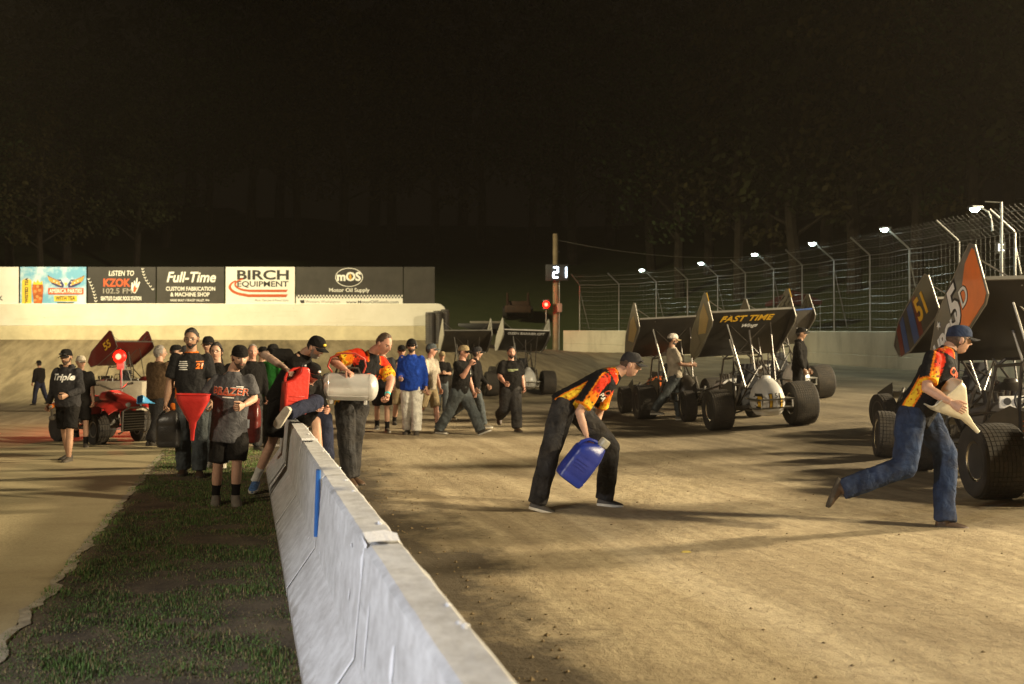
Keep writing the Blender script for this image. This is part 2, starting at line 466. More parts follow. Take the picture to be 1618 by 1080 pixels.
# ================================================================ concrete barrier: one thing per segment
m_conc, nt, b, L = node_mat('barrier_concrete'); T = NT(nt)
pos = T.n('ShaderNodeTexCoord').outputs['Object']
c = T.mix(T.rng(T.noise(T.mapping(pos, 0, (3, 3, 3)), 2.2, 9, .75), .36, .66), (.68, .68, .68, 1), (.43, .42, .41, 1))
drip = T.noise(T.mapping(pos, 0, (9, 9, .7)), 1.0, 6)
c = T.mix(T.rng(drip, .56, .76, 0, .16), c, (.20, .18, .15, 1))
c = T.mix(T.rng(T.noise(pos, 5, 9, .75), .60, .70, 0, .8), c, (.72, .70, .68, 1))
c = T.mix(T.rng(T.noise(pos, 38, 4, .7), .62, .75, 0, .5), c, (.13, .11, .09, 1))
sz = T.n('ShaderNodeSeparateXYZ'); L.new(pos, sz.inputs[0])
mud = T.rng(T.math('ADD', sz.outputs['Z'], T.math('MULTIPLY', T.math('SUBTRACT', T.noise(pos, 7, 7, .7), .5), .5)), .13, -.03)
c = T.mix(T.math('MULTIPLY', mud, .75), c, (.13, .095, .055, 1))
scuff = T.noise(T.mapping(pos, 0, (.6, 3, 9)), 1.7, 6)
c = T.mix(T.rng(scuff, .62, .72, 0, .18), c, (.12, .11, .10, 1))
L.new(c, b.inputs['Base Color']); b.inputs['Roughness'].default_value = .8
L.new(T.bump(T.math('ADD', T.noise(pos, 22, 8, .7), T.math('MULTIPLY', T.noise(pos, 9, 5), 1.0)), .4, .008).outputs[0], b.inputs['Normal'])
m_chip = mat('chalky_white_patch', (.88, .88, .90), .9, 0, .08, 20, .5, 60)
JER = [(-.305, 0), (-.305, .075), (-.127, .33), (-.085, .79), (-.062, .81), (.062, .81), (.085, .79), (.127, .33), (.305, .075), (.305, 0)]
LBAR = .575
JO = [-1.0, 1.72, 4.25, 6.72, 9.25, 11.75, 13.9]
def profile_l(z, t=0.0):
    """offset of the left face at height z"""
    return np.interp(z, [0, .075, .33, .79, .81], [-.305, -.305, -.127, -.085, -.062])
where = ['nearest the camera, mostly below the frame', 'nearest with white chipped corner', 'with the blue pipe hanging at its joint',
         'third from the camera with white patch on top', 'far one under the climbing man', 'last one at the far end beside the crowd']
for i in range(len(JO) - 1):
    a, c_ = JO[i] + .012, JO[i + 1] - .012
    root = thing('concrete_barrier', 'grey concrete barrier segment ' + where[i], 'barrier', BP(a, LBAR), (0, 0, math.atan2(UB.y, UB.x)), 'concrete barrier segments')
    # local x runs along the barrier, local -y is the right-hand (track) side
    n = 26; rings = []
    for j in range(n + 1):
        s = (c_ - a) * j / n; ring = []
        e = .006 if j in (0, n) else 0
        for kx, (l, z) in enumerate(JER):
            ch = 0
            if z > .7: ch = .010 * noise.noise(V((s * 5 + i * 7, kx * 3, 1))) + .008 * noise.noise(V((s * 17 + i * 7, kx * 3, 4)))
            ring.append(V((s, -(l * (1 - e)) + ch * (1 if l < 0 else -.25), z + ch * .6 - e * .5)))
        rings.append(ring)
    q = MB(); q.loft(rings); bm = bmesh.new(); me = q.mesh('concrete_body', m_conc, True, 28)
    bm.from_mesh(me); bmesh.ops.recalc_face_normals(bm, faces=bm.faces); bm.to_mesh(me); bm.free()
    body = link('concrete_body', me, root)
    # sealed joint: pale mortar line down the left face at the near end
    q = MB()
    for z0, z1 in ((.02, .075), (.075, .33), (.33, .79)):
        zs = np.linspace(z0, z1, 5)
        for u, w_ in zip(zs[:-1], zs[1:]):
            vv = []
            for z in (u, w_):
                l = profile_l(z) - .004
                jt = .004 * noise.noise(V((z * 30, i, 0)))
                vv += [(-.030 + jt, -l, z), (.003 + jt * 2, -l, z)]
            q.add(vv, [(0, 1, 3, 2)])
    if i: q.build('mortar_joint', m_chip, root)
    if i in (2, 4):                                   # spalled white corner patch on top of the joint
        q = MB()
        pts = [(-.05, .812), (.16, .815), (.10, .803), (.05, .74), (.02, .68), (-.04, .66), (-.06, .74)]
        vs = [V((x, -(profile_l(min(z, .80)) - .005), z)) for x, z in pts]
        q.add(vs, [tuple(range(len(vs)))])
        tp = [V((-.05, .075, .824)), V((.17, .073, .826)), V((.22, -.03, .824)), (.13, -.075, .822), V((-.05, -.06, .824))]
        q.add(tp, [tuple(range(len(tp)))])
        q.build('chipped_patch', m_chip, root)
    if i:
        rq = random.Random(i * 31)
        for (x0, z0, sx, sz) in [(1.55, .60, .06, .10), (1.9, .34, .07, .09), (2.2, .52, .03, .2), (.25, .5, .03, .12)] * (i == 1) + [(rq.uniform(.1, 2.2), rq.uniform(.3, .74), rq.uniform(.012, .035), rq.uniform(.012, .04)) for _ in range(5)]:
            q = MB(); n_ = 9
            vs = []
            for j in range(n_):
                an = 6.283 * j / n_; rr = .7 + .5 * noise.noise(V((j * 2.3, x0 * 9, 0)))
                z = z0 + sz * rr * math.sin(an); vs.append(V((x0 + sx * rr * math.cos(an), -(profile_l(z) - .004), z)))
            q.add(vs, [tuple(range(n_))]); q.build('chipped_patch', m_chip, root)
    for j in range(4 if i > 0 else 0):                # lumps of mortar on the top edge
        rr = random.Random(i * 9 + j); q = MB()
        q.ball((rr.uniform(.1, c_ - a - .1), rr.uniform(-.075, -.03), .81), (.012 + .014 * rr.random(), .008 + .008 * rr.random(), .006), 7, 5)
        q.build('mortar_lump', m_chip, root)

root = thing('blue_pipe', 'short blue plastic pipe hanging at a joint of the concrete barrier', 'pipe', BP(6.62, LBAR - .125, .42))
m_bl = mat('blue_plastic', (.02, .13, .42), .3, 0, .12, 9, coat=.4)
q = MB(); q.tube([(0, 0, 0), (.004, .01, .22), (.01, .02, .43)], .0165, 14); q.build('pipe_body', m_bl, root)
q = MB(); q.tube([(.0101, .0201, .431), (.0102, .0203, .437)], .015, 14); q.build('bore_shade_disc', mat('bore_shade', (.02, .06, .16), .6), root)  # dark disc on the closed end: shade of the hollow put into colour

# ================================================================ far white wall with billboards
ZW = 46.0
m_wall, nt, b, L = node_mat('whitewashed_wall'); T = NT(nt)
pos = T.n('ShaderNodeTexCoord').outputs['Object']
c = T.mix(T.rng(T.noise(pos, .7, 7, .6), .3, .75), (.80, .765, .66, 1), (.66, .62, .50, 1))
c = T.mix(T.rng(T.noise(T.mapping(pos, 0, (1, 1, 1.6)), 6.5, 4, .6), .66, .72, 0, .65), c, (.22, .19, .13, 1))
c = T.mix(T.rng(T.noise(T.mapping(pos, 0, (.35, 1, 3)), 1.1, 6), .58, .8, 0, .5), c, (.50, .44, .30, 1))
L.new(c, b.inputs['Base Color']); b.inputs['Roughness'].default_value = .85
L.new(T.bump(T.noise(pos, 8, 6), .25, .03).outputs[0], b.inputs['Normal'])
m_wallo = mat('whitewash_lower_dusty', (.62, .55, .36), .88, 0, .18, 1.2, .25, 8, dust=.35)
def run_wall(root, path, hbase, htop, th, name, m, nrm=1, lip=0.0, round_end=False):
    """wall along path; lower course and a slightly set-back upper course"""
    lo, up = MB(), MB()
    for mb, f0, f1, off in ((lo, 0, .40, 0.0), (up, .40, 1, .007)):
        rings = []
        for i, (x, y) in enumerate(path):
            a = path[max(0, i - 1)]; c_ = path[min(len(path) - 1, i + 1)]
            t = V((c_[0] - a[0], c_[1] - a[1], 0)).normalized(); n = V((-t.y, t.x, 0)) * nrm
            b0, t0 = hbase(i), htop(i); bb = b0 - .6 if f0 == 0 else b0 + (t0 - b0) * f0
            tt = b0 + (t0 - b0) * f1
            p = V((x, y, 0))
            rings.append([p + n * off + V((0, 0, bb)), p + n * off + V((0, 0, tt - .03)), p + n * (off + .03) + V((0, 0, tt)),
                          p + n * (th - .03) + V((0, 0, tt)), p + n * th + V((0, 0, tt - .03)), p + n * th + V((0, 0, bb))])
        mb.loft(rings)
    lo.build('lower_course', m_wallo if m is m_wall else m, root); up.build('upper_course', m, root)
root = thing('far_wall', 'long whitewashed concrete wall at the far turn below the billboards', 'wall')
path = [(-62, 34), (-50, 40), (-40, 44)] + [(-40 + 16.3 * i / 8, 44 + 2 * i / 8) for i in range(1, 9)] + [(-23.7 + 20.2 * i / 22, 46) for i in range(1, 23)]
path += [(-3.30, 46), (-3.14, 46), (-3.06, 46), (-3.02, 46)]
NP = len(path)
def tpf(i):
    k = NP - 1 - i; base = 3.90 + .02 * noise.noise(V((i * .5, 0, 0)))
    return base - (.62, .34, .14, .04)[k] if k < 4 else base
run_wall(root, path, lambda i: H(*path[i]) - .03 + .05 * noise.noise(V((i * .6, 4, 0))), tpf, .35, 'far_wall', m_wall)

def BB(px, py): return V(((px - CX) / FPX * ZW, 0, CAM_H - (py - HY) / FPX * ZW))
XR, ZU = V((1, 0, 0)), V((0, 0, 1))
m_dark = mat('banner_charcoal', (.040, .036, .030), .55, 0, .25, 1.5)
m_dark2 = mat('banner_black', (.030, .027, .024), .55, 0, .2, 1.5)
m_white = mat('banner_white', (.80, .78, .70), .5, 0, .05, 2)
m_ink = mat('print_white', (.85, .83, .76), .6, 0, .05, 8)
m_inkd = mat('print_black', (.03, .027, .025), .6, 0, .1, 8)
m_red = mat('print_red_orange', (.62, .10, .025), .6, 0, .1, 8)
m_redd = mat('print_rust', (.50, .09, .02), .6, 0, .1, 8)
m_yel = mat('print_yellow', (.80, .55, .05), .6, 0, .08, 8)
m_nav = mat('print_navy', (.03, .035, .14), .6, 0, .1, 8)
m_gold = mat('print_gold', (.62, .36, .06), .6, 0, .2, 8)
m_tea = mat('print_tea_amber', (.45, .11, .02), .5, 0, .6, 4)
m_post = mat('galvanised_steel', (.30, .30, .28), .45, .8, .2, 4)
m_sky = bpy.data.materials.new('print_blue_sky'); m_sky.use_nodes = True; T = NT(m_sky.node_tree)
oc = T.n('ShaderNodeTexCoord').outputs['Object']
m_sky.node_tree.links.new(T.mix(T.rng(T.noise(oc, 1.2, 6), .45, .65), (.16, .42, .62, 1), (.72, .80, .80, 1)), m_sky.node_tree.nodes['Principled BSDF'].inputs['Base Color'])
def billboard(x0, x1, m, label, y0=421, y1=479.5):
    a, c_ = BB(x0, y1), BB(x1, y0); w, h = c_.x - a.x, c_.z - a.z
    root = thing('billboard', label, 'billboard', ((a.x + c_.x) / 2, ZW + .10, a.z), (0, 0, 0), 'billboards along the top of the far wall')
    q = MB(); q.box((0, 0, h / 2), (w - .03, .04, h)); q.build('panel', m, root)
    for s in (-.38, .38):
        q = MB(); q.box((w * s, .07, h / 2 - .35), (.07, .09, h + .6)); q.build('post', m_post, root)
    def at(px, py, d=0.0): v = BB(px, py); return V((v.x - (a.x + c_.x) / 2, -.023 - d, v.z - a.z))
    return root, at
def wr(root, at, s, px, py, cap, m, d=0.0, width=None, **kw):
    """lettering with its capitals cap pixels high, width pixels wide"""
    size = cap * ZW / FPX / .70
    if width:
        t = text_mesh(s, size, m, **kw); w0 = max(v.co.x for v in t.vertices) - min(v.co.x for v in t.vertices)
        kw['sx'] = kw.get('sx', 1) * width * ZW / FPX / w0
    return lettering(root, s, at(px, py, d), XR, ZU, size, m, **kw)
def patch(root, at, pts, m, name, d=.002, th=.004):
    q = MB(); ps = [at(x, y, d) for x, y in pts]; n = len(ps)
    ar = sum(ps[i].x * ps[(i + 1) % n].z - ps[(i + 1) % n].x * ps[i].z for i in range(n))
    if ar < 0: ps = ps[::-1]
    bk = [p - V((0, -th, 0)) for p in ps]; fr = ps
    fr = [p - V((0, th, 0)) for p in ps]
    q.add(ps + fr, [tuple(range(n, 2 * n)), tuple(range(n - 1, -1, -1))] + [(i, (i + 1) % n, n + (i + 1) % n, n + i) for i in range(n)])
    return q.build(name, m, root, smooth=False)
def ell(cx, cy, rx, ry, n=20, a0=0, a1=360): return [(cx + rx * math.cos(R(a0 + (a1 - a0) * i / n)), cy + ry * math.sin(R(a0 + (a1 - a0) * i / n))) for i in range(n if a1 - a0 == 360 else n + 1)]

r, at = billboard(-80, 28, m_white, 'white billboard with a few dark letters, cut off by the left edge')
wr(r, at, 'K', -1, 471, 7, m_inkd, bold=.02)
wr(r, at, 'CO', -9, 452, 6, mat('print_grey', (.25, .24, .22)), bold=.01)
# tea billboard
r, at = billboard(29.5, 135, m_sky, 'blue sky billboard advertising tea with an eagle and a yellow can')
patch(r, at, [(33, 443), (35, 441), (46, 441), (48, 443), (48, 479), (33, 479)], m_yel, 'printed_can')
patch(r, at, [(35, 440.8), (46, 440.8), (45, 439), (36, 439)], mat('print_silver', (.55, .55, .5)), 'printed_can_lid')
lettering(r, 'TWISTED TEA', at(40.5, 460, .008), V((0, 0, 1)), V((-1, 0, 0)), .2, m_inkd, bold=.03)
patch(r, at, [(50, 449), (66, 449), (67, 455), (65, 479), (52, 479), (49, 455)], m_tea, 'printed_glass')
for i, (x, y) in enumerate(((54, 460), (61, 458), (57, 468), (62, 471), (54, 474), (58, 452))):
    patch(r, at, ell(x, y, 2.6, 2.6, 6), mat('print_ice', (.62, .30, .10), .4), 'printed_ice_cube', .006)
patch(r, at, [(50, 449), (52, 443), (55, 446), (58, 441), (61, 446), (65, 443), (66, 449)], m_yel, 'printed_lemon')
for sgn in (-1, 1):
    X = lambda d: 102.5 + sgn * d
    patch(r, at, [(X(3), 449), (X(8), 441), (X(15), 441), (X(24), 437), (X(29), 434), (X(27), 441), (X(22), 448), (X(12), 453), (X(4), 454)], m_nav, 'printed_wing')
    for k in range(6):
        x0 = 30 - k * 3.2
        patch(r, at, [(X(x0), 434 + k * 1.2), (X(x0 - 4), 438 + k * 1.4), (X(x0 - 7), 446 + k * 1.1), (X(x0 - 3.5), 443 + k * 1.3)], m_gold, 'printed_feather', .006)
    for k, (dx, dy) in enumerate(((9, 444.5), (14, 446), (19, 443.5), (8, 449.5))):
        patch(r, at, ell(X(dx), dy, 1.1, 1.1, 5), m_ink, 'printed_star', .007)
patch(r, at, ell(102.5, 444, 3.6, 5.5, 14), m_ink, 'printed_eagle_head', .008)
patch(r, at, [(100, 446), (105, 446), (102.5, 452)], m_yel, 'printed_beak', .011)
patch(r, at, [(74.5, 454.5), (130.5, 454.5), (130.5, 464.5), (74.5, 464.5)], m_red, 'printed_banner', .010)
wr(r, at, 'AMERICA PARTIES', 102.5, 459.6, 6.4, m_ink, d=.018, width=52, bold=.02)
patch(r, at, [(84, 466.5), (120, 466.5), (120, 475.5), (84, 475.5)], m_yel, 'printed_strip', .004)
wr(r, at, 'WITH TEA', 102, 471, 6.4, m_inkd, d=.012, width=31, bold=.02)
patch(r, at, [(89, 477), (115, 477), (115, 479), (89, 479)], m_inkd, 'printed_strip', .004)
# radio billboard
r, at = billboard(136.5, 245, m_dark2, 'black billboard of a radio station with a flaming hand and orange name')
wr(r, at, 'LiSTEN TO', 190, 431.5, 8, m_ink, width=40, shear=.15, bold=.012)
wr(r, at, 'KZOK', 182.5, 446.7, 12, m_red, width=43, bold=.035)
wr(r, at, '102.5 FM', 183.5, 459.5, 8, mat('print_outline_grey', (.33, .31, .27)), width=46, bold=.012)
wr(r, at, "SEATTLE'S CLASSIC ROCK STATION", 190, 471.3, 6, m_ink, width=64, bold=.03)
hand = [(209, 462), (206, 455), (206.5, 446), (208, 445), (209.5, 450), (210.5, 443), (212, 443), (212.6, 449), (214.6, 438), (216, 438.5), (215.5, 449), (218.5, 444), (220, 445.5), (217.5, 453), (215.5, 458), (212.5, 463)]
patch(r, at, hand, m_ink, 'printed_hand'); patch(r, at, [(209, 460), (209.5, 454), (212, 449), (213.5, 454), (216, 453), (213, 460), (211, 462)], m_red, 'printed_flame', .008)
for k in range(8):
    y = 438.5 + k * 5; x = 138.5 + 10 * math.sin(k * .19) + k * .25
    patch(r, at, [(x - 2, y), (x, y + 2), (x + 2.5, y), (x + 2.2, y + 1.4), (x, y + 3.6), (x - 2, y + 1.5)], m_ink, 'printed_arrow')
for k in range(8):
    y = 422.5 + k * 4.6; x = 224 + k * .5 + (k * k) * .26
    patch(r, at, [(x - 2, y), (x, y + 2), (x + 2.2, y), (x + 2, y + 1.4), (x, y + 3.4), (x - 2, y + 1.5)], m_ink, 'printed_arrow')
# machine shop
r, at = billboard(246, 353.5, m_dark, 'charcoal billboard of a machine shop with cream brush lettering')
wr(r, at, 'Full-Time', 300, 438, 16, m_ink, width=78, shear=.25, bold=.022)
wr(r, at, 'CUSTOM FABRICATION', 300, 456, 6.2, m_ink, width=78, bold=.022)
wr(r, at, '& MACHINE SHOP', 299, 465, 6.2, m_ink, width=62, bold=.022)
wr(r, at, 'HAND BUILT // SKAGIT VALLEY, WA', 299, 474, 3.4, m_ink, width=62, bold=.01)
# equipment rental
r, at = billboard(355, 465.5, m_white, 'white billboard of an equipment store with rust red swoosh')
wr(r, at, 'BIRCH', 414.5, 434.5, 14.5, m_inkd, width=82, bold=.030)
wr(r, at, 'EQUIPMENT', 414, 448.5, 8.5, m_inkd, width=81, bold=.02)
o = ell(394, 453, 34, 15, 16, 95, 270)
i_ = ell(394, 452, 30, 11.5, 16, 95, 270)
patch(r, at, [(454, 464.3), (451, 468.8), (391, 468.8)] + o[1:-4] + i_[1:-4][::-1] + [(391, 464.3)], m_redd, 'printed_swoosh')
o = ell(396, 449, 27, 11.5, 14, 95, 240); i_ = ell(396, 448.5, 24, 8.5, 14, 95, 240)
patch(r, at, [(454, 457), (451.5, 460.8), (394, 460.8)] + o[1:] + i_[1:][::-1] + [(394, 457)], m_redd, 'printed_swoosh')
wr(r, at, 'More Than Just A Rental Store', 428, 474, 3.6, mat('print_grey', (.25, .24, .22)), width=53, shear=.2)
# oil supply
r, at = billboard(466.5, 636.5, m_dark, 'wide grey banner of an oil supplier with chequered strip and oval logo')
patch(r, at, ell(551, 437.5, 22, 15, 28), m_ink, 'printed_oval', .001)
patch(r, at, ell(551, 437.5, 20.8, 14, 28), m_dark2, 'printed_oval', .006)
wr(r, at, 'mOS', 550.5, 437, 13, m_ink, d=.014, width=38, bold=.04)
patch(r, at, [(553, 431), (555.2, 436.5), (555, 440), (553, 442), (551, 440), (550.8, 436.5)], m_gold, 'printed_oil_drop', .022)
wr(r, at, 'Motor Oil Supply', 551, 458, 6, m_ink, width=64, bold=.012)
patch(r, at, [(467, 465.5), (636, 465.5), (636, 479.4), (467, 479.4)], m_white, 'printed_strip', .001)
for k in range(34):
    for j in range(2):
        x = 467.5 + k * 4.96 + j * 2.48; y = 465.5 + j * 2.6
        patch(r, at, [(x, y), (x + 2.48, y), (x + 2.48, y + 2.6), (x, y + 2.6)], m_inkd, 'printed_check', .006)
wr(r, at, 'Western Washington', 509.5, 476.4, 4.6, mat('print_grey', (.25, .24, .22)), d=.006, width=55)
patch(r, at, [(473, 474), (480, 473.2), (480.5, 478.5), (475, 478.5)], m_inkd, 'printed_state_shape', .006)
wr(r, at, 'www.MotorOilSupply.com', 588, 476.8, 4.8, m_inkd, d=.006, width=83, bold=.012)
r, at = billboard(637, 687, m_dark, 'narrow blank charcoal panel at the right end of the billboards')

# black corrugated drums at the end of the wall
m_drum = mat('black_drum_plastic', (.05, .052, .055), .5, 0, .2, 4, dust=.35)
for i, (x, dy, lab) in enumerate(((679, 0, 'leftmost black ribbed drum at the end of the white wall'), (691, .15, 'middle black ribbed drum at the end of the white wall'), (703, .5, 'rightmost black ribbed drum at the end of the white wall'))):
    p = P(x, 535, 45.3 + dy); g = H(p.x, p.y)
    root = thing('ribbed_drum', lab, 'drum', (p.x, p.y, g - .12), (0, 0, 0), 'black drums at the wall end')
    hh = CAM_H - (494 - 3 * i - HY) / FPX * 45.5 - g + .12; prof = [(.001, 0), (.19, 0)]
    k = 0.05
    while k < hh - .05: prof += [(.205, k), (.205, k + .05), (.185, k + .06), (.185, k + .085)]; k += .095
    prof += [(.2, hh - .02), (.18, hh), (.001, hh)]
    q = MB(); q.lathe(prof, 18); q.build('drum_shell', m_drum, root)
    q = MB(); q.tube([(.21 * math.cos(a), .21 * math.sin(a), hh - .1) for a in np.linspace(0, 6.283, 19)[:-1]], .012, 6, closed=True); q.build('top_ring', m_drum, root)

# ================================================================ right-hand wall and catch fence
m_wallr, nt, b, L = node_mat('bare_wall_concrete'); T = NT(nt)
pos = T.n('ShaderNodeTexCoord').outputs['Object']
c = T.mix(T.rng(T.noise(pos, .6, 7, .65), .3, .75), (.66, .61, .46, 1), (.48, .43, .31, 1))
c = T.mix(T.rng(T.noise(T.mapping(pos, 0, (1.5, 1.5, .3)), 1.4, 6), .5, .75, 0, .45), c, (.22, .20, .13, 1))
c = T.mix(T.rng(T.noise(pos, 14, 5), .63, .75, 0, .5), c, (.16, .14, .09, 1))
L.new(c, b.inputs['Base Color']); b.inputs['Roughness'].default_value = .85
root = thing('track_wall', 'bare concrete wall along the right turn below the catch fence', 'wall')
pathR = [(2.95, 57.3)] + FENCE_PTS + [(13.9, 12), (14.1, 0), (14.2, -8)]
run_wall(root, pathR, lambda i: H(pathR[i][0] - .4, pathR[i][1] - .2) - .06 + .05 * noise.noise(V((i * .9, 4, 0))), lambda i: hb_right(pathR[i][1]) + 1.21 + .015 * noise.noise(V((i, 0, 3))), .3, 'track_wall', m_wallr)
for i in range(1, len(FENCE_PTS) - 2, 2): pass

froot = thing('catch_fence', 'tall wire catch fence with bent posts above the right wall', 'fence')
m_wire = mat('fence_wire', (.30, .30, .28), .4, .7, .1, 4)
def fpt(i, u):
    """point of the fence surface: post index i (float), height u metres (2.6 = bend, then leaning over the track)"""
    i = max(0, min(len(FENCE_PTS) - 1.0001, i)); k = int(i); f = i - k
    a, c_ = FENCE_PTS[k], FENCE_PTS[k + 1]
    x, y = a[0] + (c_[0] - a[0]) * f, a[1] + (c_[1] - a[1]) * f
    t = V((c_[0] - a[0], c_[1] - a[1], 0)).normalized(); n = V((t.y, -t.x, 0))       # towards the track
    n = V((-abs(t.y), -abs(t.x) * .5, 0)).normalized()
    z = hb_right(y) + 1.21
    base = V((x, y, z)) - n * .15
    if u <= 2.6: return base + V((0, 0, u))
    return base + V((0, 0, 2.6 + (u - 2.6) * .66)) + n * ((u - 2.6) * .75)
for i in range(len(FENCE_PTS)):
    q = MB(); q.tube([fpt(i, -.5), fpt(i, 0), fpt(i, 1.3), fpt(i, 2.58), fpt(i, 2.66), fpt(i, 3.5)], .034, 8); q.build('post', m_post, froot)
    if i % 2 == 0:                                # back brace
        q = MB(); a = fpt(i, 2.3); q.tube([a, V((a.x + .55, a.y + .2, a.z - 2.2))], .02, 6); q.build('brace', m_post, froot)
for u in [.15, .42, .68, .95, 1.2, 1.45, 1.7, 1.95, 2.2, 2.45, 2.6, 2.95, 3.3]:
    q = MB(); pts = []
    for k in range(0, (len(FENCE_PTS) - 1) * 4 + 1):
        p = fpt(k / 4, u); sag = -.035 * (1 - abs((k % 4) - 2) / 2) * (0 if k % 4 == 0 else 1) + .02 * noise.noise(V((k * .6, u * 7, 0))); pts.append(p + V((0, 0, sag)))
    q.tube(pts, .016 if u == 2.6 else .007, 5); q.build('cable', m_wire, froot)
q = MB()
for k in range(0, (len(FENCE_PTS) - 1) * 12 + 1):
    i = k / 12
    q.tube([fpt(i, .02), fpt(i, 2.6), fpt(i, 3.5)], .002, 3, cap=False)
for u in np.arange(.05, 3.5, .105):
    q.tube([fpt(k / 3, u) for k in range(0, (len(FENCE_PTS) - 1) * 3 + 1)], .0015, 3, cap=False)
tag(q.build('wire_mesh', m_wire, froot), kind='stuff')

m_lamp = mat('lamp_lens_lit', (.9, .95, .95), .3, emit=(.80, 1.0, .93), estr=55)
m_hous = mat('lamp_housing', (.20, .21, .21), .5, .5)
lamp_labels = ['farthest fence lamp, low beside the scoreboard', 'second fence lamp from the scoreboard', 'third fence lamp from the scoreboard', 'fourth fence lamp from the scoreboard', 'fifth fence lamp, above the cars on the right']
def fence_lamp(p, lab, e, arm=None, d=V((-1, -.35, 0))):
    root = thing('fence_lamp', lab, 'lamp', p, (0, 0, 0), 'lit lamps along the catch fence')
    d = d.normalized(); M = frame((0, 0, 0), d, V((-d.y, d.x, 0)))
    q = MB(); q.box((d * .10), (.36, .2, .07), M=M.to_3x3().to_4x4(), bev=.02); q.build('housing', m_hous, root)
    q = MB(); q.ball(d * .12 + V((0, 0, -.04)), (.12, .10, .085), 14, 8); q.build('lens', m_lamp, root)
    q = MB(); q.tube(arm if arm else [(-d * .02), (-d * .22 + V((0, 0, -.16)))], .022, 6); q.build('arm', m_post, root)
    ld = bpy.data.lights.new('lamp_light', 'SPOT'); ld.energy = e; ld.color = (.80, 1, .92); ld.spot_size = R(150); ld.spot_blend = .6; ld.shadow_soft_size = .1
    lo = bpy.data.objects.new('lamp_light', ld); COL.objects.link(lo); lo.parent = root; lo.location = d * .14 + V((0, 0, -.13))
    lo.rotation_euler = (0, R(8), 0)
for lab, i in zip(lamp_labels, (2, 4, 6, 8, 10)):
    fence_lamp(fpt(i, 3.5) + V((-.05, -.05, .05)), lab, 190)
# tall lamp post at the right edge
p0 = V((12.6, 25.6, 0)); p0.z = hb_right(25.6) + .2
root = thing('lamp_post', 'tall steel lamp post behind the fence at the right edge', 'lamp post', p0)
top = P(1568, 318, 25.6); hl = top.z - p0.z
q = MB(); q.tube([(0, 0, 0), (0, 0, hl)], .035, 8); q.build('post', m_post, root)
q = MB(); q.tube([(0, 0, hl - .02), (-.42, 0, hl)], .014, 6); q.build('top_arm', m_post, root)
lp = P(1541, 329, 25.6)
fence_lamp(lp + V((.1, 0, .03)), 'nearest fence lamp, on a curved arm of the tall post', 220, arm=[(0, 0, 0), (.16, 0, -.06), (.26, 0, -.12), (.33, 0, -.30), (.36, 0, -.6)])

# ================================================================ utility pole with lap scoreboard and red signal
ZP = 57.6
m_wood = mat('weathered_pole_wood', (.30, .23, .14), .9, 0, .3, 3, .5, 25)
pb = P(878.5, 520, ZP); g = H(pb.x, pb.y); ht = P(877, 369, ZP).z
root = thing('utility_pole', 'thick weathered wooden utility pole beside the scoreboard', 'pole', (pb.x, pb.y, g - .3))
q = MB(); q.tube([(0, 0, 0), (0, 0, 2.5), (-.02, 0, ht - g + .3)], [.20, .185, .16], 14); q.build('pole_shaft', m_wood, root)
q = MB(); q.tube([(.17, -.12, .3), (.20, -.12, 3.2), (.19, -.12, 5.0)], .035, 8); q.build('conduit', m_post, root)
cb = P(884, 486, ZP) - V((pb.x, pb.y, g - .3))
q = MB(); q.box((cb.x, -.22, cb.z), (.28, .16, .5), bev=.015); q.build('meter_box', mat('grey_box', (.33, .31, .26), .6), root)
q = MB(); kb = P(883, 397, ZP) - V((pb.x, pb.y, g - .3)); q.ball((kb.x, 0, kb.z), .05, 8, 6); q.build('insulator', m_post, root)
a = P(862, 443, ZP - .3); c_ = P(898, 417.5, ZP - .3)
root = thing('scoreboard', 'dark lap scoreboard with lit white number 21 on the pole', 'scoreboard', ((a.x + c_.x) / 2, ZP - .30, a.z))
w, h = c_.x - a.x, c_.z - a.z
q = MB(); q.box((0, 0, h / 2), (w, .14, h), bev=.01); q.build('cabinet', mat('scoreboard_cabinet', (.05, .05, .055), .5), root)
m_dig = mat('lit_digit', (.9, .95, 1), .4, emit=(.75, .90, 1.0), estr=9)
def digit(px, segs):
    for sgm in segs:
        x0, y0, x1, y1 = {'a': (0, 0, 7, 0), 'b': (7, 0, 7, 8), 'c': (7, 8, 7, 16), 'd': (0, 16, 7, 16), 'e': (0, 8, 0, 16), 'f': (0, 0, 0, 8), 'g': (0, 8, 7, 8)}[sgm]
        A = P(px + x0, 422 + y0, ZP - .3); B = P(px + x1, 422 + y1, ZP - .3); o = V(((a.x + c_.x) / 2, ZP - .30, a.z))
        q = MB(); q.tube([A - o + V((0, -.085, 0)), B - o + V((0, -.085, 0))], .045, 6); q.build('lit_segment', m_dig, root)
digit(874.5, 'abged'); digit(887.5, 'bc')
sp_ = P(863, 481, ZP - .6)
root = thing('signal_light', 'red signal light on a thin post beside the scoreboard pole', 'signal', (sp_.x, sp_.y, H(sp_.x, sp_.y)))
zl = sp_.z - H(sp_.x, sp_.y)
m_sig = mat('red_lens_lit', (.25, .0, .0), .4, emit=(1.0, .006, .002), estr=4.5)
m_sigc = mat('red_lens_core', (.4, .05, .03), .4, emit=(1.0, .34, .20), estr=2.4)
q = MB(); q.tube([(0, .1, 0), (0, .1, zl + .3)], .03, 8); q.build('post', m_post, root)
q = MB(); q.box((0, .05, zl), (.34, .12, .55), bev=.02); q.build('backplate', m_hous, root)
q = MB(); q.ball((0, -.06, zl), (.21, .1, .21), 16, 10); q.build('lens', m_sig, root)
q = MB(); q.ball((0, -.13, zl), (.11, .05, .11), 12, 8); q.build('lens_core', m_sigc, root)
ld = bpy.data.lights.new('signal_glow', 'POINT'); ld.energy = 55; ld.color = (1, .04, .015); ld.shadow_soft_size = .12
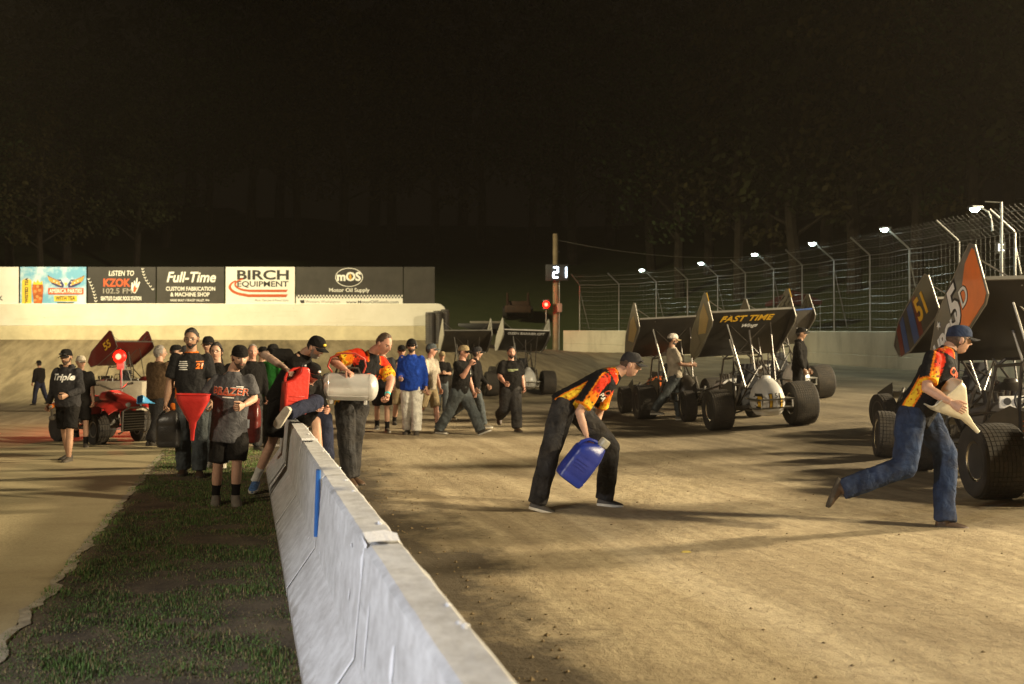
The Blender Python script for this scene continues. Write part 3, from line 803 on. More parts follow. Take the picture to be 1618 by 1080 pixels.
lo = bpy.data.objects.new('signal_glow', ld); COL.objects.link(lo); lo.parent = root; lo.location = (0, -.26, zl)
# overhead wire
q = MB(); A, B = P(882, 379, ZP), P(1420, 360, 70)
q.tube([A.lerp(B, i / 24) + V((0, 0, -1.5 * 4 * (i / 24) * (1 - i / 24))) for i in range(25)], .014, 5)
tag(q.build('overhead_wire', mat('cable_grey', (.35, .33, .28), .6)), 'thin overhead wire sagging from the wooden pole into the trees', 'wire')
# dark machinery beyond the gap in the wall
m_mach = mat('rusty_machine', (.05, .022, .010), .7, .2, .4, 3, dust=.05)
pm = P(818, 540, 66); root = thing('loader', 'rust coloured loader parked in the dark beyond the wall gap', 'loader', (pm.x, 66, H(pm.x, 66)))
zt = P(818, 497, 66).z - H(pm.x, 66); root.scale = (.8, .8, .8)
q = MB(); q.box((0, 0, .95), (1.9, 3.0, .9), bev=.06); q.build('chassis', m_mach, root)
q = MB(); q.box((.5, .3, zt * .5 + .7), (.95, 1.1, zt - 1.4), bev=.05); q.build('cab', m_mach, root)
q = MB(); q.box((.1, .3, zt - .05), (2.0, 1.5, .12), bev=.03); q.build('canopy_roof', m_mach, root)
for sx in (-1, 1):
    q = MB(); q.tube([(sx * .8, -1.2, 1.2), (sx * .85, -1.4, 2.0), (sx * .85, -2.1, 1.0)], .09, 8); q.build('lift_arm', m_mach, root)
    for sy in (-1, 1):
        q = MB(); q.lathe([(.001, 0), (.3, 0), (.5, .05), (.5, .35), (.3, .4), (.001, .4)], 18, M=Matrix.Translation((sx * 1.05 - .2, sy * 1.05, .5)) @ Matrix.Rotation(R(90), 4, 'Y')); q.build('wheel', mat('tyre_rubber', (.018, .017, .016), .8, 0, .25, 9, dust=.10), root)
q = MB(); q.box((0, -2.3, .7), (2.1, .5, .6), bev=.05); q.build('bucket', m_mach, root)
pm = P(790, 545, 62); root = thing('box_trailer', 'pale roofed trailer parked in the dark beyond the wall gap', 'trailer', (pm.x - 1.2, 62, H(pm.x, 62)))
zt = P(760, 512, 62).z - H(pm.x, 62)
q = MB(); q.box((0, 0, zt * .55), (2.6, 4.5, zt * .9), bev=.05); q.build('trailer_body', mat('trailer_dark', (.02, .02, .02), .5), root)
q = MB(); q.box((.35, 0, zt + .03), (1.9, 4.2, .22), bev=.04); q.build('roof_unit', mat('trailer_pale', (.2, .18, .14), .6), root)

# ================================================================ floodlight poles (outside the frame) that light the place
m_fl = mat('floodlight_lens', (.9, .9, .85), .3, emit=(1, .85, .6), estr=6)
for loc, tgt, en, colr, cone, blend, rad, lab in FLOODS:
    g = H(loc[0], loc[1]); root = thing('floodlight_pole', lab, 'floodlight', (loc[0], loc[1], g))
    hgt = loc[2] - g; d = (V(tgt) - V(loc)).normalized(); side = d.cross(V((0, 0, 1))).normalized(); up = side.cross(d)
    s = 1.0 if hgt > 8 else .35
    back = V((-d.x, -d.y, 0)).normalized() * .9 * s
    q = MB(); q.tube([back, back + V((0, 0, hgt + .6 * s))], [.2 * s, .12 * s], 10); q.build('pole_shaft', m_post, root)
    q = MB(); q.tube([back + V((0, 0, hgt)) - side * 1.6 * s, back + V((0, 0, hgt)) + side * 1.6 * s], .06 * s, 8); q.build('crossbar', m_post, root)
    for k in (-1.4, -.47, .47, 1.4) if s == 1 else (-.5, .5):
        c0 = back + V((0, 0, hgt)) + side * k * s + d * .35 * s
        M = Matrix((side, up, -d)).transposed().to_4x4()
        q = MB(); q.box(c0, (.6 * s, .5 * s, .3 * s), M=M, bev=.04 * s); q.build('floodlight_head', m_hous, root)
        q = MB(); q.box(c0 + d * .155 * s, (.5 * s, .4 * s, .02 * s), M=M); q.build('floodlight_lens', m_fl, root)
    ld = bpy.data.lights.new('floodlight_beam', 'SPOT'); ld.energy = en; ld.color = colr; ld.spot_size = R(cone); ld.spot_blend = blend; ld.shadow_soft_size = rad
    lo = bpy.data.objects.new('floodlight_beam', ld); COL.objects.link(lo); lo.parent = root
    lo.location = V((0, 0, hgt)) + d * (rad + .6 * s)
    lo.rotation_euler = d.to_track_quat('-Z', 'Y').to_euler()

# ================================================================ dark woods behind the track
m_bark = mat('tree_bark', (.05, .04, .028), .95, 0, .3, 2, .5, 12)
m_leaf = [mat('leaves_%s' % n, c, .8, 0, .5, .6) for n, c in (('dark', (.05, .058, .018)), ('olive', (.075, .066, .022)), ('green', (.045, .070, .020)))]
def make_tree(seed, hgt):
    rg = random.Random(seed); tr = MB(); cr = MB(); tips = []
    lean = V((rg.uniform(-.04, .04), rg.uniform(-.04, .04), 1))
    pts = [lean * (hgt * .86 * t) + V((rg.uniform(-.15, .15), rg.uniform(-.15, .15), 0)) * (t * 3) for t in np.linspace(0, 1, 8)]
    tr.tube(pts, [hgt * .017 * (1 - .85 * t) + .02 for t in np.linspace(0, 1, 8)], 8)
    for k in range(26):
        t = .22 + .76 * (k / 25); b0 = lean * (hgt * .86 * t); an = k * 2.4 + rg.uniform(-.4, .4)
        ln = hgt * (.22 * (1 - t) + .075) * rg.uniform(.7, 1.25) * (1 if t > .3 else .7)
        d = V((math.cos(an), math.sin(an), rg.uniform(.15, .75)))
        e = b0 + d * ln; mid = b0.lerp(e, .5) + V((0, 0, .12 * ln))
        tr.tube([b0, mid, e], [hgt * .006 * (1.2 - t), hgt * .004 * (1.2 - t), .015], 5)
        for w in range(4):
            tips.append((b0.lerp(e, rg.uniform(.45, 1.1)) + V((rg.uniform(-1, 1), rg.uniform(-1, 1), rg.uniform(-.5, .9))) * ln * .25, ln * rg.uniform(.16, .34)))
    for c0, rr in tips:
        for j in range(26):
            v = V((rg.gauss(0, .5), rg.gauss(0, .5), rg.gauss(0, .38))) * rr * 1.3 + c0
            s = rg.uniform(.12, .30); a = V((rg.uniform(-1, 1), rg.uniform(-1, 1), rg.uniform(-1, 1))).normalized()
            u = a.orthogonal().normalized() * s; w_ = a.cross(u).normalized() * s * .6
            cr.add([v - u, v + w_, v + u, v - w_], [(0, 1, 2, 3)])
    return tr.mesh('trunk', m_bark), cr.mesh('crown', m_leaf[seed % 3], smooth=False)
TREES = [make_tree(s, h) for s, h in ((1, 20), (2, 24), (3, 17), (4, 22), (5, 26))]
rg = random.Random(21); spots = []
for px_, z, hh in ((15, 64, 15), (62, 60, 12), (105, 66, 17), (165, 70, 16), (215, 62, 13), (262, 72, 20), (330, 78, 22), (398, 82, 24), (470, 84, 24), (545, 80, 23), (620, 90, 25),
                   (690, 86, 24), (760, 92, 26), (838, 90, 25), (905, 84, 24), (965, 92, 26), (1030, 80, 22), (1075, 70, 21), (1120, 76, 24), (1168, 66, 22), (1215, 72, 25), (1258, 62, 22),
                   (1305, 68, 26), (1350, 60, 23), (1402, 66, 27), (1450, 56, 22), (1500, 62, 26), (1548, 54, 22), (1596, 58, 25), (1640, 52, 22), (-40, 60, 16),
                   (300, 104, 33), (440, 110, 35), (590, 112, 36), (730, 112, 36), (880, 112, 35), (1010, 106, 34), (1130, 98, 33), (1240, 94, 33), (1340, 88, 33), (1440, 84, 33), (1540, 80, 32), (1630, 76, 31), (140, 96, 27), (0, 92, 25)):
    spots.append(((px_ - CX) / FPX * z, z, hh))
MARKS = [(-60, 'the left edge of the frame'), (10, 'the white billboard'), (60, 'the can on the tea billboard'), (105, 'the eagle on the tea billboard'), (165, 'the radio billboard'), (215, 'the flaming hand of the radio billboard'), (262, 'the left half of the machine shop billboard'), (325, 'the right half of the machine shop billboard'),
         (398, 'the equipment store billboard'), (445, 'the right end of the equipment store billboard'), (490, 'the left end of the oil banner'), (545, 'the oval logo of the oil banner'), (620, 'the right end of the oil banner'), (690, 'the end of the white wall'), (745, 'the gap in the wall'), (800, 'the parked trailer'), (845, 'the loader'), (905, 'the scoreboard'), (965, 'the farthest fence post'), (1018, 'the farthest fence lamp'),
         (1075, 'the second fence lamp'), (1125, 'the black car with the orange hood'), (1168, 'the amber wing lettering'), (1215, 'the third fence lamp'), (1258, 'the yellow wing corner of the number 11 car'), (1305, 'the fourth fence lamp'), (1350, 'the man in the hooded jacket'), (1402, 'the fifth fence lamp'), (1450, 'the number 51 board'), (1500, 'the stretch of fence behind number 51'), (1548, 'the tall lamp post'), (1596, 'the lit letter K'), (1640, 'the right edge of the frame')]
for i, (x, y, hh) in enumerate(spots):
    tm, cm = TREES[(i * 3 + i // 5) % 5]; base_h = (20, 24, 17, 22, 26)[(i * 3 + i // 5) % 5]
    row = 'front' if i < 31 else 'back'
    root = thing('forest_tree', ('dark %s tree above ' % ('wood-edge' if row == 'front' else 'deep-wood')) + min(MARKS, key=lambda k_: abs(k_[0] - (x / y * FPX + CX)))[1], 'tree', (x, y, H(x, y) - .2), (0, 0, rg.uniform(0, 6.28)), 'trees of the dark woods')
    root.scale = (hh / base_h * rg.uniform(.9, 1.15),) * 2 + (hh / base_h,)
    link('trunk', tm, root); link('crown', cm, root)

# far-off spectators' things on the slope behind the fence
root = thing('folding_canopy', 'faint red folding canopy on the slope behind the fence', 'canopy', P(1253, 505, 50)); root.location.z = H(root.location.x, 50)
m_can = mat('red_canvas', (.10, .016, .012), .8, 0, .2, 5)
q = MB(); q.loft([[V((sx * w_, sy * w_, z)) for sx, sy in ((-1, -1), (1, -1), (1, 1), (-1, 1))] for w_, z in ((1.1, 1.75), (1.12, 1.95), (.5, 2.3), (.05, 2.5))]); q.build('roof_cloth', m_can, root, smooth=False)
for sx in (-1, 1):
    for sy in (-1, 1): q = MB(); q.tube([(sx * 1.05, sy * 1.05, 0), (sx * 1.05, sy * 1.05, 1.8)], .025, 6); q.build('leg', m_post, root)
m_k = mat('lit_letter', (1, 1, 1), .4, emit=(1, .95, .85), estr=5)
kp = P(1583, 391, 30); root = thing('lit_letter_sign', 'small lit white letter K on a post behind the fence', 'sign', (kp.x, kp.y, H(kp.x, kp.y)))
zl = kp.z - root.location.z
q = MB(); q.tube([(0, .08, 0), (0, .08, zl + .15)], .02, 6); q.build('post', m_post, root)
q = MB(); q.box((0, .045, zl), (.3, .05, .36), bev=.01); q.build('backboard', m_hous, root)
lettering(root, 'K', V((0, .012, zl)), XR, ZU, .28, m_k, bold=.02)
# ================================================================ sprint cars
m_tyre = mat('tyre_rubber', (.018, .017, .016), .8, 0, .25, 9, dust=.10)
m_tread = mat('tyre_tread', (.020, .018, .016), .85, 0, .3, 14, dust=.16)
m_chrome = mat('polished_rim', (.75, .73, .70), .18, 1, .1, 6, dust=.15)
m_rimblk = mat('black_rim', (.02, .02, .02), .4, .3, .1, 6, dust=.2)
m_tube = mat('black_frame_tube', (.022, .022, .024), .4, .3, .2, 6, dust=.3)
m_chromt = mat('chrome_tube', (.45, .44, .40), .3, 1, .1, 6, dust=.1)
m_alu = mat('brushed_aluminium', (.34, .33, .30), .45, .85, .15, 4, dust=.3)
m_eng = mat('engine_metal', (.14, .135, .125), .5, .6, .5, 12, dust=.35)
m_seat = mat('seat_pad_black', (.025, .025, .028), .8, 0, .2, 8)
m_carbon = mat('dusty_black_panel', (.016, .015, .014), .45, 0, .3, 2.5, dust=.09)
m_inkw = mat('decal_white', (.80, .78, .74), .5, 0, .06, 6)
m_inkk = mat('decal_black', (.015, .015, .015), .5, 0, .1, 6)
m_inky = mat('decal_amber', (.72, .42, .03), .5, 0, .15, 6)
m_inko = mat('decal_orange', (.80, .17, .015), .5, 0, .12, 6)

def tyre_mesh(r, w, nseg=36, ribs=7, knob=.012):
    q = MB(); rr = .195 if r > .3 else .13
    prof = [(rr, -w * .42), (rr + .02, -w * .46), (r * .80, -w * .53), (r * .93, -w * .52), (r * .985 - knob, -w * .47), (r - knob, -w * .40), (r - knob * .6, 0),
            (r - knob, w * .40), (r * .985 - knob, w * .47), (r * .93, w * .52), (r * .80, w * .53), (rr + .02, w * .46), (rr, w * .42)]
    MY = Matrix.Rotation(R(90), 4, 'Y')
    q.lathe(prof, 40, 0, MY)
    for k in range(nseg):
        for j in range(ribs):
            a0 = 6.2832 * (k + .05) / nseg; a1 = a0 + 6.2832 * .88 / nseg
            x0 = -w * .47 + w * .94 * (j + .06) / ribs; x1 = -w * .47 + w * .94 * (j + .94) / ribs
            e = .012 * (abs((j + .5) / ribs - .5) * 2) ** 3 * (r / .4)
            vs = []
            for ra in (r - knob * 1.6 - e, r - e):
                for x, a in ((x0, a0), (x1, a0), (x1, a1), (x0, a1)): vs.append((x, ra * math.cos(a), ra * math.sin(a)))
            q.add(vs, [(4, 5, 6, 7), (0, 1, 5, 4), (1, 2, 6, 5), (2, 3, 7, 6), (3, 0, 4, 7)], 1)
    return q.mesh('tyre', [m_tyre, m_tread])
def rim_mesh(r, w, sgn):
    """sgn -1: dished face towards -x"""
    q = MB(); rr = .20 if r > .3 else .132; s = sgn
    M = Matrix.Rotation(R(90), 4, 'Y')
    prof = [(rr, -w * .44), (rr + .012, -w * .455), (rr + .012, w * .455), (rr, w * .44), (rr - .012, w * .43), (rr - .014, -w * .43)]
    q.lathe(prof, 32, 0, M, close=True)
    o = s * w
    d = [(rr - .013, o * .40), (rr * .82, o * .26), (rr * .5, o * .19), (.075, o * .17), (.07, o * .26), (.045, o * .29), (.001, o * .29)]
    q.lathe(d, 32, 0, M)
    d = [(rr - .013, o * .37), (rr * .82, o * .23), (rr * .5, o * .16), (.001, o * .14)]
    q.lathe(d, 32, 0, M)
    for k in range(12):
        a = 6.283 * k / 12; q.ball((o * .36, (rr - .025) * math.cos(a), (rr - .025) * math.sin(a)), .008, 6, 4)
    return q.mesh('wheel', m_chrome)
TY = {'RR': tyre_mesh(.43, .45, 50, 10), 'LR': tyre_mesh(.395, .41, 46, 9), 'F': tyre_mesh(.335, .24, 40, 5)}
RIM = {(k, s): rim_mesh(r, w, s) for k, r, w in (('RR', .43, .45), ('LR', .395, .41), ('F', .335, .24)) for s in (-1, 1)}

def T_(pts, r=.019, n=7, q=None):
    q = q or MB(); q.tube(pts, r, n); return q
def mirror(pts): return [(-x, y, z) for x, y, z in pts]
# roll cage
q = MB()
for s in (1, -1):
    for pts in ([(.30, -.35, .42), (.31, .5, .26), (.30, 1.6, .24), (.26, 2.45, .30), (.24, 2.55, .55)],
                [(.29, -.25, .78), (.33, .35, .84), (.33, 1.2, .80), (.26, 2.3, .66)],
                [(.31, .5, .26), (.33, .42, .84), (.29, .40, 1.38), (.20, .44, 1.47)],
                [(.33, 1.2, .80), (.29, 1.02, 1.34), (.20, .98, 1.42)],
                [(.29, .40, 1.38), (.29, 1.02, 1.34)], [(.29, -.25, .78), (.27, .38, 1.30)],
                [(.31, .5, .26), (.29, -.25, .78)], [(.30, 1.6, .24), (.33, 1.2, .80)], [(.26, 2.3, .66), (.30, 1.6, .24)],
                [(.33, 1.2, .80), (.30, .5, .30)]):
        q.tube(pts if s == 1 else mirror(pts), .019, 7)
for y, z, x in ((.44, 1.47, .2), (.98, 1.42, .2), (.40, .84, .33), (-.25, .78, .29), (1.2, .80, .33), (2.3, .66, .26), (-.35, .42, .3)):
    q.tube([(-x, y, z), (x, y, z)], .018, 7)
q.tube([(-.28, -.22, .80), (.28, .38, 1.26)], .015, 6); q.tube([(.28, -.22, .80), (-.28, .38, 1.26)], .015, 6)
ME_CAGE = q.mesh('roll_cage', m_tube)
def sup(cx, cy, z, a, b_, n=20, e=2.6):
    out = []
    for j in range(n):
        t = 6.2832 * j / n; c_, s = math.cos(t), math.sin(t)
        out.append(V((cx + a * math.copysign(abs(c_) ** (2 / e), c_), cy + b_ * math.copysign(abs(s) ** (2 / e), s), z)))
    return out
q = MB(); q.loft([sup(0, -.50, z, a, b_) for z, a, b_ in ((.27, .12, .16), (.29, .20, .26), (.36, .25, .35), (.50, .285, .41), (.62, .285, .42), (.76, .25, .37), (.88, .185, .27), (.97, .11, .16), (.975, .09, .11), (1.02, .075, .085), (1.03, .05, .06))])
ME_TAIL = q.mesh('tail_tank', m_inkw)
q = MB(); q.loft([sup(0, .2, 0, 1, 1)][:0] + [[V((x * w_ / .5 * 1, y, zc + z * h / .5)) for x, z in [(p.x, p.y) for p in sup(0, 0, 0, .5, .5, 18, 3)]] for y, w_, zc, h in ((1.18, .30, .72, .20), (1.45, .30, .70, .21), (1.9, .27, .64, .19), (2.35, .20, .56, .15), (2.62, .10, .50, .08), (2.70, .03, .48, .03))])
ME_HOOD = q.mesh('hood', m_inkw)
q = MB()
for s in (1, -1):
    pass
for s in (1,):
    q.prism([(.25, .50), (1.25, .46), (1.30, .62), (.95, .80), (.55, .92), (.22, .88)], (s * .355, 0, 0), (0, 1, 0), (0, 0, 1), .012)
ME_SIDE = q.mesh('side_panel', m_carbon, smooth=False)
q = MB(); q.box((0, 1.55, .52), (.36, .62, .36), bev=.03); q.box((0, 1.55, .80), (.44, .58, .14), bev=.03)
for s in (1, -1):
    for k in range(4):
        y = 1.32 + .15 * k
        q.tube([(s * .2, y, .62), (s * .36, y - .02, .60), (s * .44, y - .12, .52), (s * .46, y - .3, .46)], .021, 7)
        q.tube([(s * .09, y, .86), (s * .11, y, 1.02)], [.028, .036], 8)
    q.tube([(s * .46, 1.2, .46), (s * .47, .75, .42), (s * .50, .45, .40)], .038, 8)
ME_ENG = q.mesh('engine', m_eng)
q = MB(); q.loft([[V((x, y0 + dy, z)) for x, dy in ((-w_, 0), (-w_ * 1.05, .10), (-w_ * .7, .03), (w_ * .7, .03), (w_ * 1.05, .10), (w_, 0), (w_ * .8, -.05), (-w_ * .8, -.05))] for z, y0, w_ in ((.34, .52, .20), (.60, .46, .21), (.90, .40, .22), (1.10, .38, .17), (1.24, .38, .13))])
q.box((0, .72, .36), (.40, .42, .10), bev=.03); ME_SEAT = q.mesh('seat', m_seat)
q = MB(); q.tube([(-.30, -.2, .60), (-.36, -.72, .60), (-.33, -1.0, .60), (.33, -1.0, .60), (.36, -.72, .60), (.30, -.2, .60)], .017, 7)
q.tube([(-.28, -.3, .42), (-.34, -.72, .43), (-.30, -1.0, .44), (.30, -1.0, .44), (.34, -.72, .43), (.28, -.3, .42)], .017, 7)
for x in (-.3, 0, .3): q.tube([(x, -1.0, .44), (x, -1.0, .60)], .013, 6)
ME_BUMP = q.mesh('rear_bumper', m_chromt)
q = MB(); q.tube([(-.70, 0, .40), (.74, 0, .42)], .045, 10); q.lathe([(.001, -.07), (.12, -.07), (.15, 0), (.12, .07), (.001, .07)], 16, 0, Matrix.Translation((.02, .02, .41)) @ Matrix.Rotation(R(90), 4, 'Y'))
for s in (1, -1): q.tube([(s * .5, .02, .40), (s * .42, .75, .36)], .014, 6); q.tube([(s * .52, .02, .50), (s * .40, .65, .56)], .014, 6); q.tube([(s * .52, -.06, .38), (s * .36, -.2, .92)], .03, 8)
ME_RAX = q.mesh('rear_axle', m_eng)
q = MB(); q.tube([(-.62, 2.2, .34), (-.3, 2.24, .36), (.3, 2.24, .36), (.62, 2.2, .34)], .03, 8)
for s in (1, -1): q.tube([(s * .5, 2.2, .36), (s * .34, 1.5, .34)], .013, 6); q.tube([(s * .5, 2.2, .40), (s * .30, 2.28, .74)], .026, 8)
ME_FAX = q.mesh('front_axle', m_eng)
q = MB()
for s in (1, -1):
    pts = [(.31, .55, .32), (.56, .62, .34), (.60, 1.0, .35), (.56, 1.35, .34), (.32, 1.42, .32)]
    q.tube(pts if s == 1 else mirror(pts), .017, 7)
ME_NERF = q.mesh('nerf_bar', m_chromt)
# top wing
AL = R(31); CW = V((0, math.cos(AL), -math.sin(AL))); UW = V((0, math.sin(AL), math.cos(AL))); BW = V((0, -.10, 2.08)); LBW, HBW, WW = 1.62, .72, .83
def wing_pt(t, x=0.0, u=0.0):   # t metres from the rear along the chord
    return BW + CW * t + UW * u + V((x, 0, 0))
q = MB(); up, lo = [], []
for t in np.linspace(0, 1.48, 13):
    f = t / 1.48; c_ = .10 + .13 * (1 - f) ** 2 - .07 * math.sin(math.pi * f); th = .012 + .05 * math.sin(math.pi * min(1, f * 1.0)) ** .7
    up.append((t, c_ + th)); lo.append((t, c_))
sec = lo + up[::-1]
q.loft([[wing_pt(t, x, u) for t, u in sec] for x in np.linspace(-WW, WW, 5)])
ME_WING = q.mesh('top_wing', m_carbon, angle=30)
q = MB(); q.prism([(0, .20), (.012, .20), (.012, .30), (0, .30)], wing_pt(-.005, -WW + .01), CW, UW, 0); q = MB()
q.loft([[wing_pt(t, x, u) for t, u in ((-.012, .225), (.006, .225), (.006, .268), (-.012, .268))] for x in (-WW + .012, WW - .012)])
ME_WICK = q.mesh('wicker_strip', m_alu, smooth=False)
BPOLY = [(0.0, .05), (.10, 0), (1.2, -.02), (1.57, .10), (1.62, .34), (1.25, .58), (.35, .71), (0.05, .74), (-.03, .66)]
def board_mesh(s):
    q = MB(); x = WW + .004 if s > 0 else -WW - .022
    q.prism(BPOLY, wing_pt(0, x), CW, UW, .018 * (1 if True else -1)); me = q.mesh('side_board', m_carbon, smooth=False)
    bm = bmesh.new(); bm.from_mesh(me); bmesh.ops.recalc_face_normals(bm, faces=bm.faces); bm.to_mesh(me); bm.free(); return me
# prism normal of (CW x UW) points along +x
ME_BRD = {s: board_mesh(s) for s in (1, -1)}
def trim_mesh(s):
    q = MB(); x = (WW + .013) * s
    q.tube([wing_pt(t, x, u) for t, u in BPOLY], .014, 6, closed=True)
    for u, t0, t1 in ((.44, .02, 1.5), (.56, .02, 1.1)): q.tube([wing_pt(t0, x - .014 * s, u), wing_pt(t1, x - .014 * s, u - .03)], .007, 5)
    for t in (.3, .75, 1.2): q.tube([wing_pt(t, x - .014 * s, .3), wing_pt(t, x - .014 * s, .62 - .06 * t)], .006, 5)
    return q.mesh('board_trim', m_alu)
ME_TRIM = {s: trim_mesh(s) for s in (1, -1)}
STR = [([(.05, .2, 1.1), wing_pt(.5, .05, .1)], .02), ([wing_pt(.30, -.45, .20), (.27, .42, 1.40)], .009), ([wing_pt(.30, .45, .20), (-.27, .42, 1.40)], .009)]
for s in (1, -1):
    x = .30 * s
    STR += [([(x, -.22, .78), wing_pt(.30, x * 1.5, .22)], .014), ([(.27 * s, .42, 1.40), wing_pt(.75, x, .06)], .016), ([(.27 * s, 1.0, 1.36), wing_pt(1.35, x, .05)], .014), ([wing_pt(.12, s * (WW - .03), .62), wing_pt(.08, s * .42, .20)], .009)]
ME_STRUT = [MB().tube(pts, r_, 6).mesh('wing_strut', m_tube) for pts, r_ in STR]
# nose wing
q = MB(); q.loft([[V((x, 2.95 - t * .9, .50 + t * .28 + c_)) for t, c_ in ((0, 0), (.3, -.03), (.6, 0), (.6, .02), (.3, 0), (0, .02))] for x in np.linspace(-.45, .45, 3)])
for s in (1, -1): q.prism([(2.36, .46), (3.0, .40), (3.0, .62), (2.40, .84)], (s * .46 - .005, 0, 0), (0, 1, 0), (0, 0, 1), .01)
ME_NOSE = q.mesh('nose_wing', m_carbon, smooth=False)
q = MB(); q.tube([(.145 * math.cos(a), .90 + .05 * math.sin(a) * .3, .95 + .145 * math.sin(a)) for a in np.linspace(0, 6.283, 17)[:-1]], .012, 6, closed=True)
q.tube([(0, .90, .95), (0, 1.2, .80)], .014, 6); ME_STEER = q.mesh('steering_wheel', m_seat)
q = MB(); q.tube([(-.36, .32, .4), (-.37, .30, 1.02), (-.24, .28, 1.04)], .018, 6); ME_HEADREST = q.mesh('headrest', m_seat)

def inst(name, me, parent, m=None):
    o = link(name, me, parent)
    if m is not None:
        o.material_slots[0].link = 'OBJECT'; o.material_slots[0].material = m
    return o
def project(me_src, me_dst, M, off=.006):
    """wrap flat lettering onto a surface; M = frame of the lettering in the surface's space, cast along -Z"""
    bm = bmesh.new(); bm.from_mesh(me_src)
    for it in range(5):
        bmesh.ops.triangulate(bm, faces=bm.faces[:]); ed = [e for e in bm.edges if e.calc_length() > .03]
        if not ed or len(bm.faces) > 3000: break
        bmesh.ops.subdivide_edges(bm, edges=ed, cuts=1, use_grid_fill=False)
    bmesh.ops.triangulate(bm, faces=bm.faces[:])
    bv = BVHTree.FromPolygons([v.co for v in me_dst.vertices], [tuple(p.vertices) for p in me_dst.polygons])
    zx = M.col[2].to_3d().normalized(); me = bpy.data.meshes.new('lettering')
    for v in bm.verts:
        p = M @ V((v.co.x, v.co.y, 0)); h = bv.ray_cast(p + zx * .35, -zx)
        v.co = (h[0] + zx * (off + v.co.z * .5)) if h[0] is not None else p
    bm.to_mesh(me); bm.free()
    for m in me_src.materials: me.materials.append(m)
    return me
def sprint_car(label, mid, head, c):
    th = R(head); f = V((math.sin(th), math.cos(th), 0)); r_ = V((math.cos(th), -math.sin(th), 0)); mid = V((mid[0], mid[1], 0))
    hs = {k: H(*(mid + r_ * x + f * y).xy) for k, x, y in (('LR', -.8, 0), ('RR', .84, 0), ('FL', -.7, 2.2), ('FR', .7, 2.2))}
    roll = math.atan2((hs['RR'] + hs['FR'] - hs['LR'] - hs['FL']) / 2, 1.52); pitch = math.atan2((hs['FL'] + hs['FR'] - hs['LR'] - hs['RR']) / 2, 2.2)
    z0 = (hs['LR'] * .84 + hs['RR'] * .8) / 1.64
    root = thing('sprint_car', label, 'race car', (mid.x, mid.y, z0), (0, 0, 0), 'winged sprint cars parked on the track')
    root.rotation_mode = 'QUATERNION'
    root.rotation_quaternion = (Matrix.Rotation(-th, 4, 'Z') @ Matrix.Rotation(pitch, 4, 'X') @ Matrix.Rotation(-roll, 4, 'Y')).to_quaternion()
    k_ = c.get('scale', 1.0); root.scale = (k_,) * 3
    for key, x, y, rad, tl in (('LR', -.80, 0, .395, 'LR'), ('RR', .86, 0, .43, 'RR'), ('F', -.74, 2.2, .335, 'F'), ('F', .74, 2.2, .335, 'F')):
        w = inst('wheel', RIM[(key, -1 if x < 0 else 1)], root, c.get('rim', m_chrome)); w.location = (x, y, rad)
        w.rotation_euler = (random.uniform(0, 6), 0, (c.get('steer', 0) if key == 'F' else 0)); link('tyre', TY[tl], w)
    inst('roll_cage', ME_CAGE, root, c.get('frame', m_tube)); inst('tail_tank', ME_TAIL, root, c['tail']); inst('hood', ME_HOOD, root, c['hood'])
    inst('side_panel', ME_SIDE, root, c['side']); inst('side_panel', ME_SIDE, root, c['side']).location = (-.722, 0, 0)
    inst('engine', ME_ENG, root); inst('seat', ME_SEAT, root, c.get('seat', m_seat)); inst('rear_bumper', ME_BUMP, root, c.get('bumper', m_chromt))
    inst('rear_axle', ME_RAX, root); inst('front_axle', ME_FAX, root); inst('nerf_bar', ME_NERF, root, c.get('bumper', m_chromt))
    inst('nose_wing', ME_NOSE, root, c['wing']); inst('steering_wheel', ME_STEER, root); inst('headrest', ME_HEADREST, root)
    wg = inst('top_wing', ME_WING, root, c['wing'])
    inst('wicker_strip', ME_WICK, wg, c.get('wick', m_alu))
    bl = inst('side_board', ME_BRD[-1], wg, c['board_l']); brr = inst('side_board', ME_BRD[1], wg, c['board_r'])
    inst('board_trim', ME_TRIM[-1], wg, c.get('trim', m_alu)); inst('board_trim', ME_TRIM[1], wg, c.get('trim', m_alu)); [inst('wing_strut', me_, root, c.get('strut', m_alu if k_i > 6 else m_tube)) for k_i, me_ in enumerate(ME_STRUT)]
    return root, wg
def on_left(wg, s, t, u, size, m, rise=0, **kw):
    X = -CW; Y = UW
    if rise: X, Y = X * math.cos(R(rise)) + Y * math.sin(R(rise)), Y * math.cos(R(rise)) - X * math.sin(R(rise))
    return lettering(wg, s, wing_pt(t, -WW - .027, u), X, Y, size, m, **kw)
def left_patch(wg, poly, m, name, d=0.0):
    q = MB(); q.prism(poly, wing_pt(0, -WW - .024 - d), CW, UW, -.003); me = q.mesh(name, m, smooth=False)
    bm = bmesh.new(); bm.from_mesh(me); bmesh.ops.recalc_face_normals(bm, faces=bm.faces); bm.to_mesh(me); bm.free()
    return link(name, me, wg)
def under(wg, s, t, x, size, m, rise=0, d=.01, **kw):
    f = t / 1.55; u = .10 + .13 * (1 - f) ** 2 - .07 * math.sin(math.pi * f) - d
    # slope of the underside
    e = .02; g = lambda q_: .10 + .13 * (1 - q_ / 1.55) ** 2 - .07 * math.sin(math.pi * q_ / 1.55)
    tang = -(CW * e + UW * (g(t + e) - g(t))).normalized()
    return lettering(wg, s, wing_pt(t, x, u), V((1, 0, 0)), tang, size, m, **kw)

